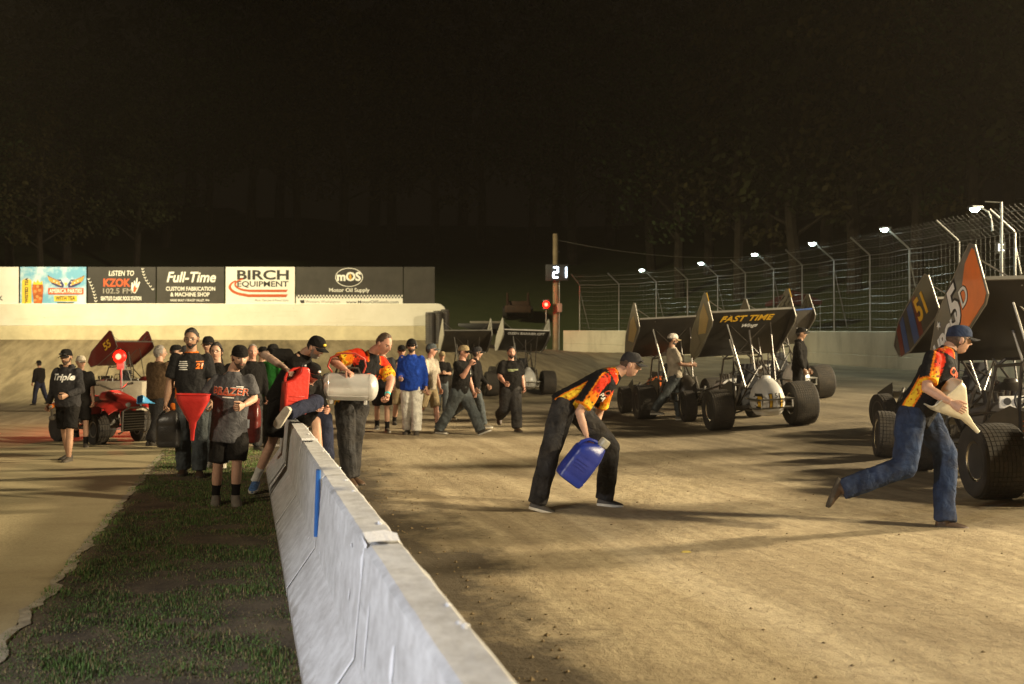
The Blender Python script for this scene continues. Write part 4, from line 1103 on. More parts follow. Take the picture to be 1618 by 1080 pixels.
def cm(name, col, **kw): return mat(name, col, kw.get('rough', .4), kw.get('metal', 0), .15, 3, dust=kw.get('dust', .25), coat=.2)
m_grey = cm('panel_grey', (.095, .093, .092)); m_orange = cm('panel_orange', (.78, .15, .012), dust=.1); m_whitep = cm('panel_white', (.74, .73, .70))
m_blackp = cm('panel_black', (.022, .021, .020)); m_olive = cm('panel_olive', (.042, .036, .020), dust=.1); m_silver = cm('panel_silver', (.46, .45, .42), rough=.35)
m_bluep = cm('panel_blue', (.012, .06, .22)); m_redp = cm('panel_red', (.13, .006, .005), dust=.10); m_brownp = cm('panel_brown', (.06, .042, .024), dust=.12); m_goldp = cm('panel_yellow', (.40, .25, .03))

# 5D: nearest car, cut by the right edge
r0, wg = sprint_car('nearest winged sprint car with grey and orange board numbered 5D, cut by the right edge', (5.98, 10.65), 2,
    dict(tail=m_blackp, hood=m_grey, side=m_blackp, wing=m_carbon, board_l=m_grey, board_r=m_whitep, rim=m_chrome, scale=1.03, frame=m_tube, seat=m_whitep, bumper=m_tube, strut=m_alu))
r0.children[0].material_slots[0].material = m_rimblk
left_patch(wg, [(.0, .07), (.10, .015), (.86, -.005), (.60, .34), (.26, .62), (.02, .66), (-.02, .60)], m_orange, 'orange_field')
on_left(wg, '5', .78, .36, .66, m_inkk, bold=.055, shear=.1, extr=.002); on_left(wg, '5', .78, .36, .66, m_inkw, bold=.015, shear=.1, extr=.004)
on_left(wg, 'D', .48, .34, .30, m_inkk, bold=.05, extr=.003); on_left(wg, 'D', .48, .34, .30, m_inkw, bold=.01, extr=.005)
on_left(wg, 'QUPCU', 1.28, .20, .30, m_inkw, bold=.02, extr=.004, shear=.1); on_left(wg, '\u2605', 1.25, .44, .12, m_inkw, extr=.004)
for k_, (y_, z_) in enumerate(((.62, .80), (.78, .78), (.64, .66), (.80, .64))):
    q = MB(); q.lathe([(.001, 0), (.058, 0), (.058, .004), (.001, .004)], 20, 0, Matrix.Translation((-.358, y_ + .1, z_ - .05)) @ Matrix.Rotation(R(-90), 4, 'Y')); q.build('round_decal', m_inkw, r0)
q = MB(); q.box((-.36, .42, .62), (.006, .12, .035)); q.box((-.3605, .42, .62), (.006, .035, .12)); q.build('cross_decal', m_inkw, r0)
for s_, x_ in (('coil_spring', -.40), ('coil_spring', .40)):
    q = MB(); q.tube([(x_ + .034 * math.cos(a), .10 + .034 * math.sin(a) - .02 * (a / 44), .46 + .36 * a / 44) for a in np.linspace(0, 44, 90)], .006, 5); q.build(s_, m_inko, r0)
    q = MB(); q.tube([(x_, .10, .42), (x_, .08, .88)], .022, 8); q.build('shock_absorber', m_alu, r0)
q = MB(); q.box((0, 1.10, .92), (.46, .03, .14), bev=.01); q.build('dash_panel', m_inkw, r0)
for x_ in (-.15, -.03, .09): q = MB(); q.lathe([(.001, 0), (.04, 0), (.043, .012), (.001, .012)], 16, 0, Matrix.Translation((x_, 1.083, .93)) @ Matrix.Rotation(R(90), 4, 'X')); q.build('gauge', m_blk if 'm_blk' in globals() else m_seat, r0)
# 51: dark car behind the funnel runner
r1, wg = sprint_car('dark sprint car with yellow number 51 and red and blue stripes', (7.55, 15.6), -5,
    dict(tail=m_blackp, hood=m_blackp, side=m_redp, wing=m_carbon, board_l=m_blackp, board_r=m_blackp, rim=m_rimblk))
on_left(wg, '51', .42, .36, .52, m_inky, bold=.03, sx=.8)
left_patch(wg, [(.62, .0), (.76, .0), (.62, .64), (.50, .64)], m_redp, 'red_stripe'); left_patch(wg, [(.78, .0), (.98, -.005), (.86, .60), (.66, .62)], m_bluep, 'blue_stripe')
left_patch(wg, [(1.36, .03), (1.5, .05), (1.36, .5), (1.22, .54)], m_redp, 'red_stripe'); left_patch(wg, [(1.18, .0), (1.34, .02), (1.2, .54), (1.04, .57)], m_bluep, 'blue_stripe')
# 11
r2, wg = sprint_car('sprint car with white tail numbered 11 and amber lettering under its black wing', (4.82, 19.45), -7,
    dict(tail=m_whitep, hood=m_whitep, side=m_blackp, wing=m_carbon, board_l=m_olive, board_r=m_blackp, rim=m_chrome, trim=m_alu))
under(wg, 'FAST TIME', .17, -.10, .20, m_inky, bold=.02, shear=.3, sx=1.15); under(wg, 'Wings', .36, .0, .13, m_inkw, shear=.45, bold=.005)
left_patch(wg, [(.15, .2), (.5, .08), (.9, .3), (.55, .55), (.2, .6)], m_goldp, 'gold_graphic'); left_patch(wg, [(.9, .1), (1.4, .12), (1.2, .45), (.95, .5)], m_brownp, 'brown_graphic')
for s in (-1, 1):
    q = MB(); q.prism([(0, .48), (.05, .48), (.05, .68), (0, .68)], wing_pt(-.045, s * (WW + .015)), CW, UW, .02); q.build('yellow_corner', m_goldp, wg, smooth=False)
tl = [c_ for c_ in r2.children if c_.name.startswith('tail_tank')][0]
for dx in (-.16, .13):
    M = frame((dx, -1.0, .55), (1, 0, 0), (0, 0, 1))
    for m_, bo, of in ((m_inkk, .06, .003), (m_inky, .02, .008)):
        link('lettering', project(text_mesh('1' if dx > 0 else '11', .36 if dx < 0 else .36, m_, bold=bo, sx=.9), ME_TAIL, frame((dx, -1.0, .55), (1, 0, 0), (0, 0, 1)), of), tl)
link('lettering', project(text_mesh('5', .13, m_inkk, bold=.02), ME_TAIL, frame((.03, -1.0, .66), (1, 0, 0), (0, 0, 1)), .006), tl)
# black one left of it with orange hood
r3, wg = sprint_car('black winged sprint car with orange hood beside the man in the white shirt', (3.85, 22.9), -7,
    dict(tail=m_blackp, hood=m_orange, side=m_blackp, wing=m_carbon, board_l=m_brownp, board_r=m_whitep, rim=m_rimblk))
left_patch(wg, [(.2, .1), (.7, .05), (1.1, .35), (.6, .58), (.25, .5)], m_goldp, 'gold_graphic')
# behind 11
r4, wg = sprint_car('grey winged sprint car with white tail and blue strip, behind the number 11 car', (7.05, 25.3), -8,
    dict(tail=m_whitep, hood=m_whitep, side=m_whitep, wing=m_grey, board_l=m_blackp, board_r=m_olive, rim=m_rimblk, wick=m_bluep))
# two in the distance
r5, wg = sprint_car('distant sprint car with silver tail and white lettering under its wing', (.42, 35.6), -12,
    dict(tail=m_silver, hood=m_silver, side=m_blackp, wing=m_carbon, board_l=m_silver, board_r=m_silver, rim=m_rimblk, wick=m_silver))
under(wg, 'OZEN BARRIER.CPT', .16, .0, .16, m_inkw, bold=.01, sx=.95)
r6, wg = sprint_car('distant dark winged sprint car behind the three walking men', (-1.55, 34.6), -11,
    dict(tail=m_grey, hood=m_grey, side=m_silver, wing=m_blackp, board_l=m_silver, board_r=m_silver, rim=m_rimblk))
r7, wg = sprint_car('red winged sprint car with orange number 55 behind the concrete block', (-11.9, 31.4), -62,
    dict(tail=m_redp, hood=m_redp, side=m_redp, wing=m_redp, board_l=m_redp, board_r=m_redp, rim=m_rimblk, scale=.86))
on_left(wg, '55', .42, .34, .40, m_inky, bold=.02)
q = MB(); q.prism([(t, u) for t, u in [(.42 + .33 * math.cos(a), .34 + .26 * math.sin(a)) for a in np.linspace(0, 6.283, 21)[:-1]]], wing_pt(0, WW + .023), CW, UW, .003); q.build('number_disc', m_inko, wg, smooth=False)
lettering(wg, '55', wing_pt(.42, WW + .03, .34), CW, UW, .40, m_redp, bold=.02)

# spare wheel standing beside the nearest car
sp0 = P(1397, 722, 14.4); root = thing('spare_wheel', 'spare wheel with polished rim standing behind the funnel runner', 'wheel', (sp0.x, sp0.y, H(sp0.x, sp0.y)), (0, 0, R(-12)))
w = inst('wheel', RIM[('F', -1)], root); w.location = (0, 0, .335); w.rotation_euler = (.4, R(3), 0); link('tyre', TY['F'], w)

# ================================================================ red quad bike
m_qred = mat('quad_red_plastic', (.42, .012, .010), .35, 0, .15, 5, dust=.25, coat=.3)
m_blk = mat('black_plastic', (.02, .02, .02), .5, 0, .2, 8, dust=.3)
m_lens = mat('headlight_glass', (.5, .5, .45), .1, .3)
g = P(168, 700, 17.7); root = thing('quad_bike', 'red quad bike with knobbly tyres parked on the pavement', 'quad bike', (g.x - .25, g.y + .45, H(g.x, g.y)), (0, 0, R(-126)))
TYQ = tyre_mesh(.275, .20, 16, 4, .024); TYR = tyre_mesh(.265, .26, 16, 5, .024)
RQ = {s: rim_mesh(.275, .20, s) for s in (-1, 1)}
for x, y, tm, rad in ((-.43, .56, TYQ, .275), (.43, .56, TYQ, .275), (-.40, -.62, TYR, .265), (.40, -.62, TYR, .265)):
    w = inst('wheel', RQ[-1 if x < 0 else 1], root, m_alu); w.location = (x, y, rad); w.rotation_euler = (random.uniform(0, 6), 0, R(-6) if y > 0 else 0); link('tyre', tm, w)
def strip(rings, th, q=None):
    """thin shell from rows of points, thickness downwards"""
    q = q or MB(); n = len(rings[0]); vs = [V(p) for r in rings for p in r]; low = [v - V((0, 0, th)) for v in vs]; o = len(vs); fs = []
    for i in range(len(rings) - 1):
        for j in range(n - 1):
            a = i * n + j; fs += [(a, a + 1, a + n + 1, a + n), (o + a, o + a + n, o + a + n + 1, o + a + 1)]
    m = len(rings)
    bd = [j for j in range(n)] + [i * n + n - 1 for i in range(1, m)] + [(m - 1) * n + j for j in range(n - 2, -1, -1)] + [i * n for i in range(m - 2, 0, -1)]
    for k in range(len(bd)): a, b_ = bd[k], bd[(k + 1) % len(bd)]; fs.append((a, o + a, o + b_, b_))
    q.add(vs + low, fs); return q
for s in (-1, 1):
    strip([[(s * (.16 + .33 * u), y, z - .10 * u * u) for u in (0, .35, .7, 1)] for y, z in ((.98, .66), (.86, .74), (.62, .80), (.38, .76), (.24, .62), (.18, .46))], .012).build('front_fender', m_qred, root)
    strip([[(s * (.15 + .35 * u), y, z - .08 * u * u) for u in (0, .35, .7, 1)] for y, z in ((-.20, .52), (-.32, .70), (-.6, .80), (-.86, .78), (-1.0, .70))], .012).build('rear_fender', m_qred, root)
    q = MB(); q.box((s * .33, -.03, .27), (.22, .42, .03), bev=.01); q.build('footrest', m_blk, root)
    q = MB(); q.tube([(s * .12, .46, .34), (s * .40, .56, .28)], .018, 6); q.tube([(s * .12, .66, .34), (s * .40, .56, .28)], .018, 6); q.tube([(s * .16, .52, .66), (s * .32, .55, .33)], .035, 8); q.build('suspension_arm', m_eng, root)
    q = MB(); q.ball((s * .10, .97, .70), (.062, .05, .05), 12, 8); q.build('headlight', m_lens, root)
q = MB(); q.loft([sup(0, 0, 0, 1, 1, 16)][:0] + [[V((x * w_, y, zc + z * h)) for x, z in [(p.x, p.y) for p in sup(0, 0, 0, 1, 1, 16, 2.6)]] for y, w_, zc, h in ((1.04, .05, .66, .03), (.98, .16, .69, .07), (.70, .20, .76, .10), (.40, .19, .84, .10), (.15, .14, .84, .09), (.05, .10, .80, .06))]); q.build('tank_cover', m_qred, root)
q = MB(); q.loft([[V((x * w_, y, zc + z * .06)) for x, z in [(p.x, p.y) for p in sup(0, 0, 0, 1, 1, 14, 3)]] for y, w_, zc in ((.12, .10, .80), (-.1, .14, .77), (-.5, .16, .79), (-.88, .15, .84), (-.95, .11, .85))]); q.build('seat', m_blk, root)
q = MB(); q.box((0, .1, .42), (.30, .5, .32), bev=.04); q.lathe([(.001, 0), (.13, 0), (.13, .1), (.001, .1)], 14, 0, Matrix.Translation((.14, 0, .38)) @ Matrix.Rotation(R(90), 4, 'Y')); q.tube([(.1, .3, .4), (.2, .1, .25), (.22, -.5, .42), (.22, -.9, .5)], .035, 8); q.build('engine', m_eng, root)
q = MB(); q.tube([(-.40, .30, 1.06), (-.28, .36, 1.05), (-.10, .44, .96), (.10, .44, .96), (.28, .36, 1.05), (.40, .30, 1.06)], .016, 7); q.build('handlebar', m_chromt, root)
for s in (-1, 1): q = MB(); q.tube([(s * .43, .28, 1.06), (s * .29, .355, 1.05)], .021, 8); q.build('grip', m_blk, root)
q = MB(); q.box((0, .95, .42), (.42, .10, .36), bev=.02); q.build('radiator', m_carbon, root)
for k in range(7): q = MB(); q.box((0, 1.003, .28 + k * .045), (.40, .012, .014)); q.build('radiator_slat', m_alu, root)
q = MB(); q.tube([(-.24, .90, .20), (-.25, 1.02, .24), (-.25, 1.04, .60), (-.14, 1.06, .66), (.14, 1.06, .66), (.25, 1.04, .60), (.25, 1.02, .24), (.24, .90, .20)], .016, 7); q.build('front_bumper', m_alu, root)
q = MB(); q.tube([(-.36, -.62, .27), (.36, -.62, .27)], .03, 8); q.tube([(0, -.6, .28), (0, -.1, .35)], .04, 8); q.build('rear_axle', m_eng, root)

# red beacon on a post behind the quad
bpz = 21.0; bp_ = P(190, 640, bpz); root = thing('warning_beacon', 'glowing red warning beacon on a post behind the quad bike', 'beacon', (bp_.x, bpz, 0))
zl = P(187, 563, bpz).z
q = MB(); q.tube([(.03, 0, 0), (.03, 0, zl - .25)], .022, 8); q.build('post', m_hous, root)
q = MB(); q.lathe([(.26, 0), (.26, .03), (.06, .06), (.05, .09)], 18); q.build('base_plate', m_hous, root)
q = MB(); q.box((.0, .06, zl - .12), (.16, .12, .32), bev=.02); q.build('lamp_case', m_hous, root)
q = MB(); q.ball((0, -.03, zl), (.14, .08, .14), 14, 10); q.build('lens', m_sig, root)
q = MB(); q.ball((0, -.085, zl), (.068, .04, .068), 12, 8); q.build('lens_core', m_sigc, root)
ld = bpy.data.lights.new('beacon_glow', 'POINT'); ld.energy = 110; ld.color = (1, .02, .012); ld.shadow_soft_size = .1
lo = bpy.data.objects.new('beacon_glow', ld); COL.objects.link(lo); lo.parent = root; lo.location = (0, -.28, zl)
# low concrete block in front of the red car
m_blockc = mat('block_concrete', (.40, .36, .28), .9, 0, .25, 3, .4, 20, dust=.3)
bl_ = P(193, 620, 27.5); root = thing('concrete_block', 'low pale concrete block in front of the red sprint car', 'block', (bl_.x, bl_.y, H(bl_.x, bl_.y)))
q = MB(); q.box((0, 0, .42), (1.35, .6, .84), bev=.05); q.build('block_body', m_blockc, root)
for s in (-.35, .35): q = MB(); q.tube([(s - .1, 0, .82), (s - .09, 0, .90), (s + .09, 0, .90), (s + .1, 0, .82)], .014, 6); q.build('lifting_loop', m_post, root)

# ================================================================ jugs, funnels, tank
def plastic(name, col, rough=.35): return mat(name, col, rough, 0, .12, 7, .15, 30, dust=.12)
def rrect(a, b_, z, e=5, n=24, dx=0): return [p + V((dx, 0, 0)) for p in sup(0, 0, z, a, b_, n, e)]
def fuel_jug(label, M, body, cap, k=1.0, name='fuel_jug', stripe=None):
    """square racing jug: body with ribbed sides, sloping shoulder, handle and cap; origin at its middle"""
    root = thing(name, label, 'fuel jug'); root.matrix_world = M @ Matrix.Scale(k, 4)
    rings = [rrect(a, b_, z, 5) for z, a, b_ in ((-.225, .105, .085), (-.215, .125, .098), (-.17, .135, .105), (-.155, .130, .101), (-.14, .135, .105), (.02, .135, .105), (.035, .131, .102), (.05, .135, .105), (.10, .132, .104))]
    rings += [rrect(a, b_, z, 4, dx=dx) for z, a, b_, dx in ((.14, .118, .092, .01), (.18, .085, .07, .035), (.205, .055, .05, .06), (.215, .045, .043, .065))]
    q = MB(); q.loft(rings); q.build('jug_body', body, root)
    q = MB(); q.lathe([(.043, 0), (.043, .02), (.05, .022), (.052, .03), (.05, .085), (.040, .095), (.001, .095)], 18, 0, Matrix.Translation((.066, 0, .205))); q.build('cap', cap, root)
    q = MB(); q.tube([(.03, 0, .195), (.0, 0, .225), (-.07, 0, .205), (-.115, 0, .15), (-.12, 0, .09)], .016, 8); q.build('handle', body, root)
    q = MB()
    for k_ in range(3): q.box((-.02, -.1075, -.06 + k_ * .03), (.13, .003, .006))
    q.build('moulded_rib', body, root); return root
def square_funnel(label, M, m, w=.19, d=.15, name='funnel'):
    """mouth at +z, spout at -z"""
    root = thing(name, label, 'funnel'); root.matrix_world = M
    out = [(.24, w, d), (.20, w, d), (.17, w * .97, d * .97), (-.02, .060, .055), (-.05, .04, .038), (-.12, .030, .030), (-.125, .026, .026), (-.24, .017, .017)]
    rings = [rrect(a, b_, z, 6 if z > 0 else 3) for z, a, b_ in out[::-1]] + [rrect(a - .006, b_ - .006, z, 6 if z > 0 else 3) for z, a, b_ in out[:6]]
    q = MB(); q.loft(rings, cap=False); q.build('funnel_shell', m, root)
    q = MB(); q.tube([p for p in rrect(w + .002, d + .002, .238, 6)], .008, 6, closed=True); q.build('rim_bead', m, root)
    return root
def axes(up, front=V((0, -1, 0))):
    """rotation with local z along up, local -y roughly towards front"""
    up = V(up).normalized(); y = -(V(front) - up * V(front).dot(up)).normalized(); x = y.cross(up).normalized(); return Matrix((x, y, up)).transposed().to_4x4()
m_jblue = plastic('blue_jug_plastic', (.007, .028, .26)); m_jred = plastic('red_jug_plastic', (.62, .025, .015)); m_jblk = plastic('black_jug_plastic', (.018, .018, .02))
m_jor = plastic('orange_cap_plastic', (.75, .17, .01)); m_jgry = plastic('grey_cap_plastic', (.40, .38, .30)); m_jdred = plastic('dark_red_jug', (.16, .012, .01)); m_jwht = plastic('milky_plastic', (.62, .57, .42), .4)
m_jred2 = plastic('red_funnel_plastic', (.50, .02, .018)); m_sky2 = plastic('sky_blue_plastic', (.05, .26, .50))
c0 = P(919, 728, 9.98); fuel_jug('blue plastic fuel jug carried by the stooping runner', Matrix.Translation(c0) @ axes((.60, 0, .78), (.35, -1, .1)), m_jblue, m_jgry, 1.08)
c0 = P(466, 616, 11.0); root = thing('fuel_can', 'bright red fuel can held over the barrier by the tattooed man', 'fuel can'); root.matrix_world = Matrix.Translation(c0) @ axes((.06, .05, 1), (.55, -1, 0))
bm = bmesh.new(); q = MB(); q.prism([(-.13, -.26), (.13, -.26), (.135, .20), (.12, .255), (.03, .26), (.025, .20), (-.05, .115), (-.13, .085)], (0, .095, 0), (1, 0, 0), (0, 0, 1), .19); me = q.mesh('can_body', m_jred); bm.from_mesh(me)
bmesh.ops.recalc_face_normals(bm, faces=bm.faces); bmesh.ops.bevel(bm, geom=bm.edges[:], offset=.018, segments=3, affect='EDGES', profile=.5); bm.to_mesh(me); bm.free(); me.polygons.foreach_set('use_smooth', [True] * len(me.polygons)); link('can_body', me, root)
q = MB(); q.tube([(.04, 0, .245), (-.03, 0, .23), (-.10, 0, .175), (-.118, 0, .13), (-.115, 0, .08)], .017, 10); q.build('handle', m_jred, root)
q = MB(); q.lathe([(.001, 0), (.034, 0), (.036, .02), (.03, .035), (.001, .035)], 16, 0, Matrix.Translation((.08, 0, .255))); q.build('cap', m_jblk, root)
for k in range(3): q = MB(); q.box((0, -.096, -.17 + k * .05), (.17, .004, .012), bev=.0015); q.build('moulded_panel', m_jred, root)
c0 = P(268, 676, 13.0); fuel_jug('black fuel jug with orange cap held by the man in the black and orange shirt', Matrix.Translation(c0) @ axes((0, 0, 1), (0, -1, 0)), m_jblk, m_jor, 1.1)
c0 = P(393, 668, 12.3); jr = fuel_jug('dark red jug with white label behind the man in the grey T-shirt', Matrix.Translation(c0) @ axes((.05, 0, 1), (0, -1, 0)), m_jdred, m_jdred, 1.05)
q = MB(); q.box((0, -.109, .0), (.08, .004, .1)); q.build('paper_label', mat('paper_white', (.85, .85, .85), .7), jr)
square_funnel('translucent white square funnel carried by the runner on the right', Matrix.Translation(P(1517, 651, 8.80)) @ axes((-.66, -.05, .72), (-.3, -1, .2)), m_jwht, .17, .13)
square_funnel('red plastic square funnel held by the man in the grey T-shirt', Matrix.Translation(P(305, 659, 10.35)) @ axes((.02, 0, 1), (.25, -1, 0)), m_jred2, .165, .135)
square_funnel('light blue funnel held by the man in the brown vest', Matrix.Translation(P(233, 634, 15.6)) @ axes((-.45, -.85, .25), (0, -.4, -1)) @ Matrix.Scale(.62, 4), m_sky2, .10, .10)
# steel air tank
m_steel = mat('silver_tank_paint', (.66, .65, .62), .30, .35, .08, 5, .05, 50, dust=.04)
c0 = P(551.5, 611, 11.75); root = thing('air_tank', 'silver steel air tank carried by the man in the flame shirt', 'air tank'); root.matrix_world = Matrix.Translation(c0) @ axes((0, 0, 1)) @ Matrix.Rotation(R(2), 4, 'Y') @ Matrix.Rotation(R(8), 4, 'Z')
q = MB(); prof = [(.001, -.345)]
for k in range(1, 8): a = R(90 * k / 7); prof.append((.16 * math.sin(a), -.255 - .09 * math.cos(a)))
prof += [(.163, -.25), (.163, -.235), (.16, -.232), (.16, .232), (.163, .235), (.163, .25)]
for k in range(6, -1, -1): a = R(90 * k / 7); prof.append((max(.001, .16 * math.sin(a)), .255 + .09 * math.cos(a)))
q.lathe(prof, 32, 0, Matrix.Rotation(R(90), 4, 'Y')); q.build('tank_shell', m_steel, root)
q = MB(); q.box((0, -.125, -.105), (.46, .004, .012), M=Matrix.Rotation(R(-40), 4, 'X')); q.build('weld_seam', m_steel, root)
q = MB(); q.box((-.02, 0, .158), (.30, .07, .02), bev=.006); q.tube([(-.16, 0, .16), (-.14, 0, .225), (.10, 0, .225), (.12, 0, .16)], .014, 8); q.build('handle', m_blk, root)
for s in (-.2, .2): q = MB(); q.box((s, -.04, -.175), (.04, .16, .05), bev=.006); q.build('foot', m_steel, root)
q = MB(); q.tube([(-.10, .02, .17), (-.10, .02, .23)], .018, 8); q.ball((-.10, .02, .245), .024, 10, 6); q.build('valve', m_chromt, root)
q = MB(); cc = [V((-.20, -.05, .17)), V((-.25, -.09, .24)), V((-.22, -.1, .34)), V((-.10, -.1, .395)), V((.06, -.09, .40)), V((.17, -.07, .34)), V((.19, -.05, .25)), V((.16, -.03, .17))]; q.tube(cc, .011, 8); q.build('air_hose', mat('red_rubber_hose', (.45, .05, .03), .5), root)
# cordless drill
dp = P(82, 647, 14.75); root = thing('cordless_drill', 'black and orange cordless drill held by the man in the grey hoodie', 'drill', dp, (0, 0, R(195)))
q = MB(); q.tube([(0, -.10, .05), (0, .06, .05)], [.032, .03], 12); q.build('drill_body', m_jor, root)
q = MB(); q.tube([(0, .06, .05), (0, .10, .05), (0, .14, .05)], [.026, .022, .012], 12); q.tube([(0, .14, .05), (0, .2, .05)], .006, 6); q.build('chuck', m_eng, root)
q = MB(); q.tube([(0, -.03, .03), (0, -.05, -.10)], .02, 8); q.build('grip', m_blk, root)
q = MB(); q.box((0, -.05, -.125), (.075, .12, .06), bev=.012); q.build('battery', m_blk, root)
# ================================================================ people
def skin_mat(n, c): return mat('skin_' + n, c, .55, 0, .12, 22, .12, 180)
SK = [skin_mat('fair', (.52, .30, .20)), skin_mat('tan', (.42, .235, .15)), skin_mat('ruddy', (.50, .25, .17)), skin_mat('olive', (.36, .20, .12))]
m_tat = mat('skin_tattooed', (.36, .24, .18), .6, 0, .55, 16, .12, 180)
m_lip = mat('lips', (.36, .13, .10), .5); m_eyew = mat('eye_white', (.55, .50, .45), .3); m_eyed = mat('eye_dark', (.03, .02, .015), .25)
def cloth(n, c, **k): return mat('cloth_' + n, c, .92, 0, k.get('var', .28), k.get('scale', 7), .35, 220, dust=k.get('dust', .03), spec=.12, crease=.55)
C = dict(black=cloth('black', (.009, .0085, .0085)), charcoal=cloth('charcoal', (.030, .029, .031)), grey=cloth('grey', (.085, .083, .088)), jeans=cloth('blue_denim', (.019, .035, .078), var=.55, dust=.10),
         dkjeans=cloth('dark_denim', (.024, .025, .028), var=.55, dust=.12), gjeans=cloth('grey_denim', (.065, .078, .085), var=.45, dust=.1), white=cloth('white', (.66, .64, .58), dust=.2), blue=cloth('royal_blue', (.012, .055, .36)),
         brown=cloth('brown', (.085, .052, .028)), navy=cloth('navy', (.02, .024, .045)), green=cloth('green', (.02, .16, .025)), orange=cloth('orange', (.72, .16, .012)), dirtywhite=cloth('dusty_white', (.50, .44, .35), dust=.35),
         khaki=cloth('khaki', (.30, .23, .13)), red=cloth('red', (.45, .02, .02)))
m_flame = mat_attr('printed_flame_shirt', .85, .12, 18, .35, 220, spec=.15, crease=.5)
m_shoeb = mat('shoe_black', (.02, .02, .02), .6, 0, .3, 20, dust=.3); m_sole = mat('sole_white', (.60, .57, .50), .7, 0, .1, 20, dust=.2); m_solk = mat('sole_black', (.025, .023, .02), .8, dust=.3)
m_boot = mat('brown_leather', (.055, .028, .015), .5, 0, .4, 18, dust=.15); m_shoeblue = mat('shoe_blue', (.06, .14, .32), .6, 0, .6, 40, dust=.1); m_shoew = mat('shoe_white', (.58, .53, .44), .7, 0, .3, 14, dust=.35); m_shoeg = mat('shoe_grey', (.13, .12, .10), .7, 0, .3, 14, dust=.35)
HR = dict(dark=mat('hair_dark', (.022, .016, .012), .6, 0, .5, 60, .5, 160), brown=mat('hair_brown', (.075, .045, .025), .6, 0, .5, 60, .5, 160), grey=mat('hair_grey', (.25, .22, .19), .7, 0, .4, 60, .5, 160))
m_glass = mat('spectacle_lens', (.02, .02, .022), .1); m_cyan = mat('turquoise_band', (.06, .55, .55), .5)

def remesh(mb, voxel, m, name, smooth=4, wr=0.0, wscale=9.0, seed=0.0):
    me = mb.mesh(name, m); o = bpy.data.objects.new('tmp', me); COL.objects.link(o)
    md = o.modifiers.new('r', 'REMESH'); md.mode = 'VOXEL'; md.voxel_size = voxel
    sm = o.modifiers.new('s', 'SMOOTH'); sm.factor = .5; sm.iterations = smooth
    dg = bpy.context.evaluated_depsgraph_get(); r = bpy.data.meshes.new_from_object(o.evaluated_get(dg))
    bpy.data.objects.remove(o); bpy.data.meshes.remove(me)
    if wr:
        r.update(); nr = [v.normal.copy() for v in r.vertices]
        for v, n in zip(r.vertices, nr):
            p = v.co * wscale + V((seed, seed * 2, 0)); q = V((p.x, p.y, p.z * .7))
            a = noise.noise(q) + .6 * noise.noise(q * 2.3) ; rg_ = 1 - abs(noise.noise(q * 1.4 + V((5, 5, 5)))) * 2
            v.co += n * wr * (a * .8 + rg_ * .45)
    r.polygons.foreach_set('use_smooth', [True] * len(r.polygons)); r.name = name
    r.materials.clear(); r.materials.append(m); r.update(); return r

def head_point(az, el):
    dx, dy, dz = math.sin(az) * math.cos(el), math.cos(az) * math.cos(el), math.sin(el)
    x, y, z = .074 * dx, .096 * dy, .118 * dz; fr = max(0, dy)
    if z < -.005:
        k = (-z - .005) / .113; x *= 1 - .36 * k ** 1.3
        y *= (1 - .5 * k) if y < 0 else (1 - .02 * k)
    if z > 0: x *= 1 - .05 * (z / .118)
    ax = abs(x); e = lambda v, s: math.exp(-(v / s) ** 2)
    if fr > .2:
        y *= 1 - .05 * fr
        f = max(0, min(1, (.030 - z) / .055)) if z > -.027 else e(z + .027, .007)
        y += .027 * f * e(x, .009 + .006 * f)
        y -= .010 * e(ax - .030, .014) * e(z - .004, .010)
        y += .005 * e(ax - .028, .022) * e(z - .025, .008)
        y += .006 * e(x, .024) * e(z + .058, .012) - .005 * e(x, .022) * e(z + .058, .0035)
        y += .012 * e(x, .026) * e(z + .097, .018)
        y -= .004 * e(x, .03) * e(z + .078, .006)
    return V((x, y, z))
NA, NE = 60, 46
HG = [[head_point(math.pi * ((2 * i / NA - 1)) * (1 - .0), R(-88 + 176 * j / (NE - 1))) for i in range(NA)] for j in range(NE)]
# denser columns in front
AZ = []
for i in range(NA):
    u = 2 * i / NA - 1; AZ.append(math.pi * (.45 * u + .55 * u * abs(u)))
HG = [[head_point(AZ[i], R(-88 + 176 * j / (NE - 1))) for i in range(NA)] for j in range(NE)]
def head_faces():
    fs = []
    for j in range(NE - 1):
        for i in range(NA): fs.append((j * NA + i, j * NA + (i + 1) % NA, (j + 1) * NA + (i + 1) % NA, (j + 1) * NA + i))
    return fs
HF = head_faces()
def face_mat(c):
    x, y, z = abs(c.x), c.y, c.z
    if y < .05: return 0
    if ((x - .030) / .012) ** 2 + ((z - .004) / .0052) ** 2 < 1: return 3 if abs(x - .030) < .0058 else 2
    if .012 < x < .048 and abs(z - .024 - .1 * (.03 - x)) < .0042: return 4
    if (x / .024) ** 2 + ((z + .058) / .0085) ** 2 < 1: return 1
    return 0
HFM = [face_mat(sum((HG[k // NA][k % NA] for k in f), V()) / 4) for f in HF]
def shell(q, inc, thick, M, mi=0, jit=0.0, seed=0):
    """faces of the head picked by inc(centre) lifted by thick"""
    use = {}; vs = []; fs = []
    for f in HF:
        c = sum((HG[k // NA][k % NA] for k in f), V()) / 4
        if not inc(c): continue
        g = []
        for k in f:
            if k not in use:
                p = HG[k // NA][k % NA]; n = V((p.x / .074 ** 2, p.y / .096 ** 2, p.z / .118 ** 2)).normalized(); use[k] = len(vs)
                vs.append(M @ (p + n * ((thick(p) if callable(thick) else thick) + jit * noise.noise(p * 45 + V((seed, 0, 0))))))
            g.append(use[k])
        fs.append(tuple(g))
    # inner skin so the edge has thickness
    o = len(vs); q.add(vs, fs, mi)
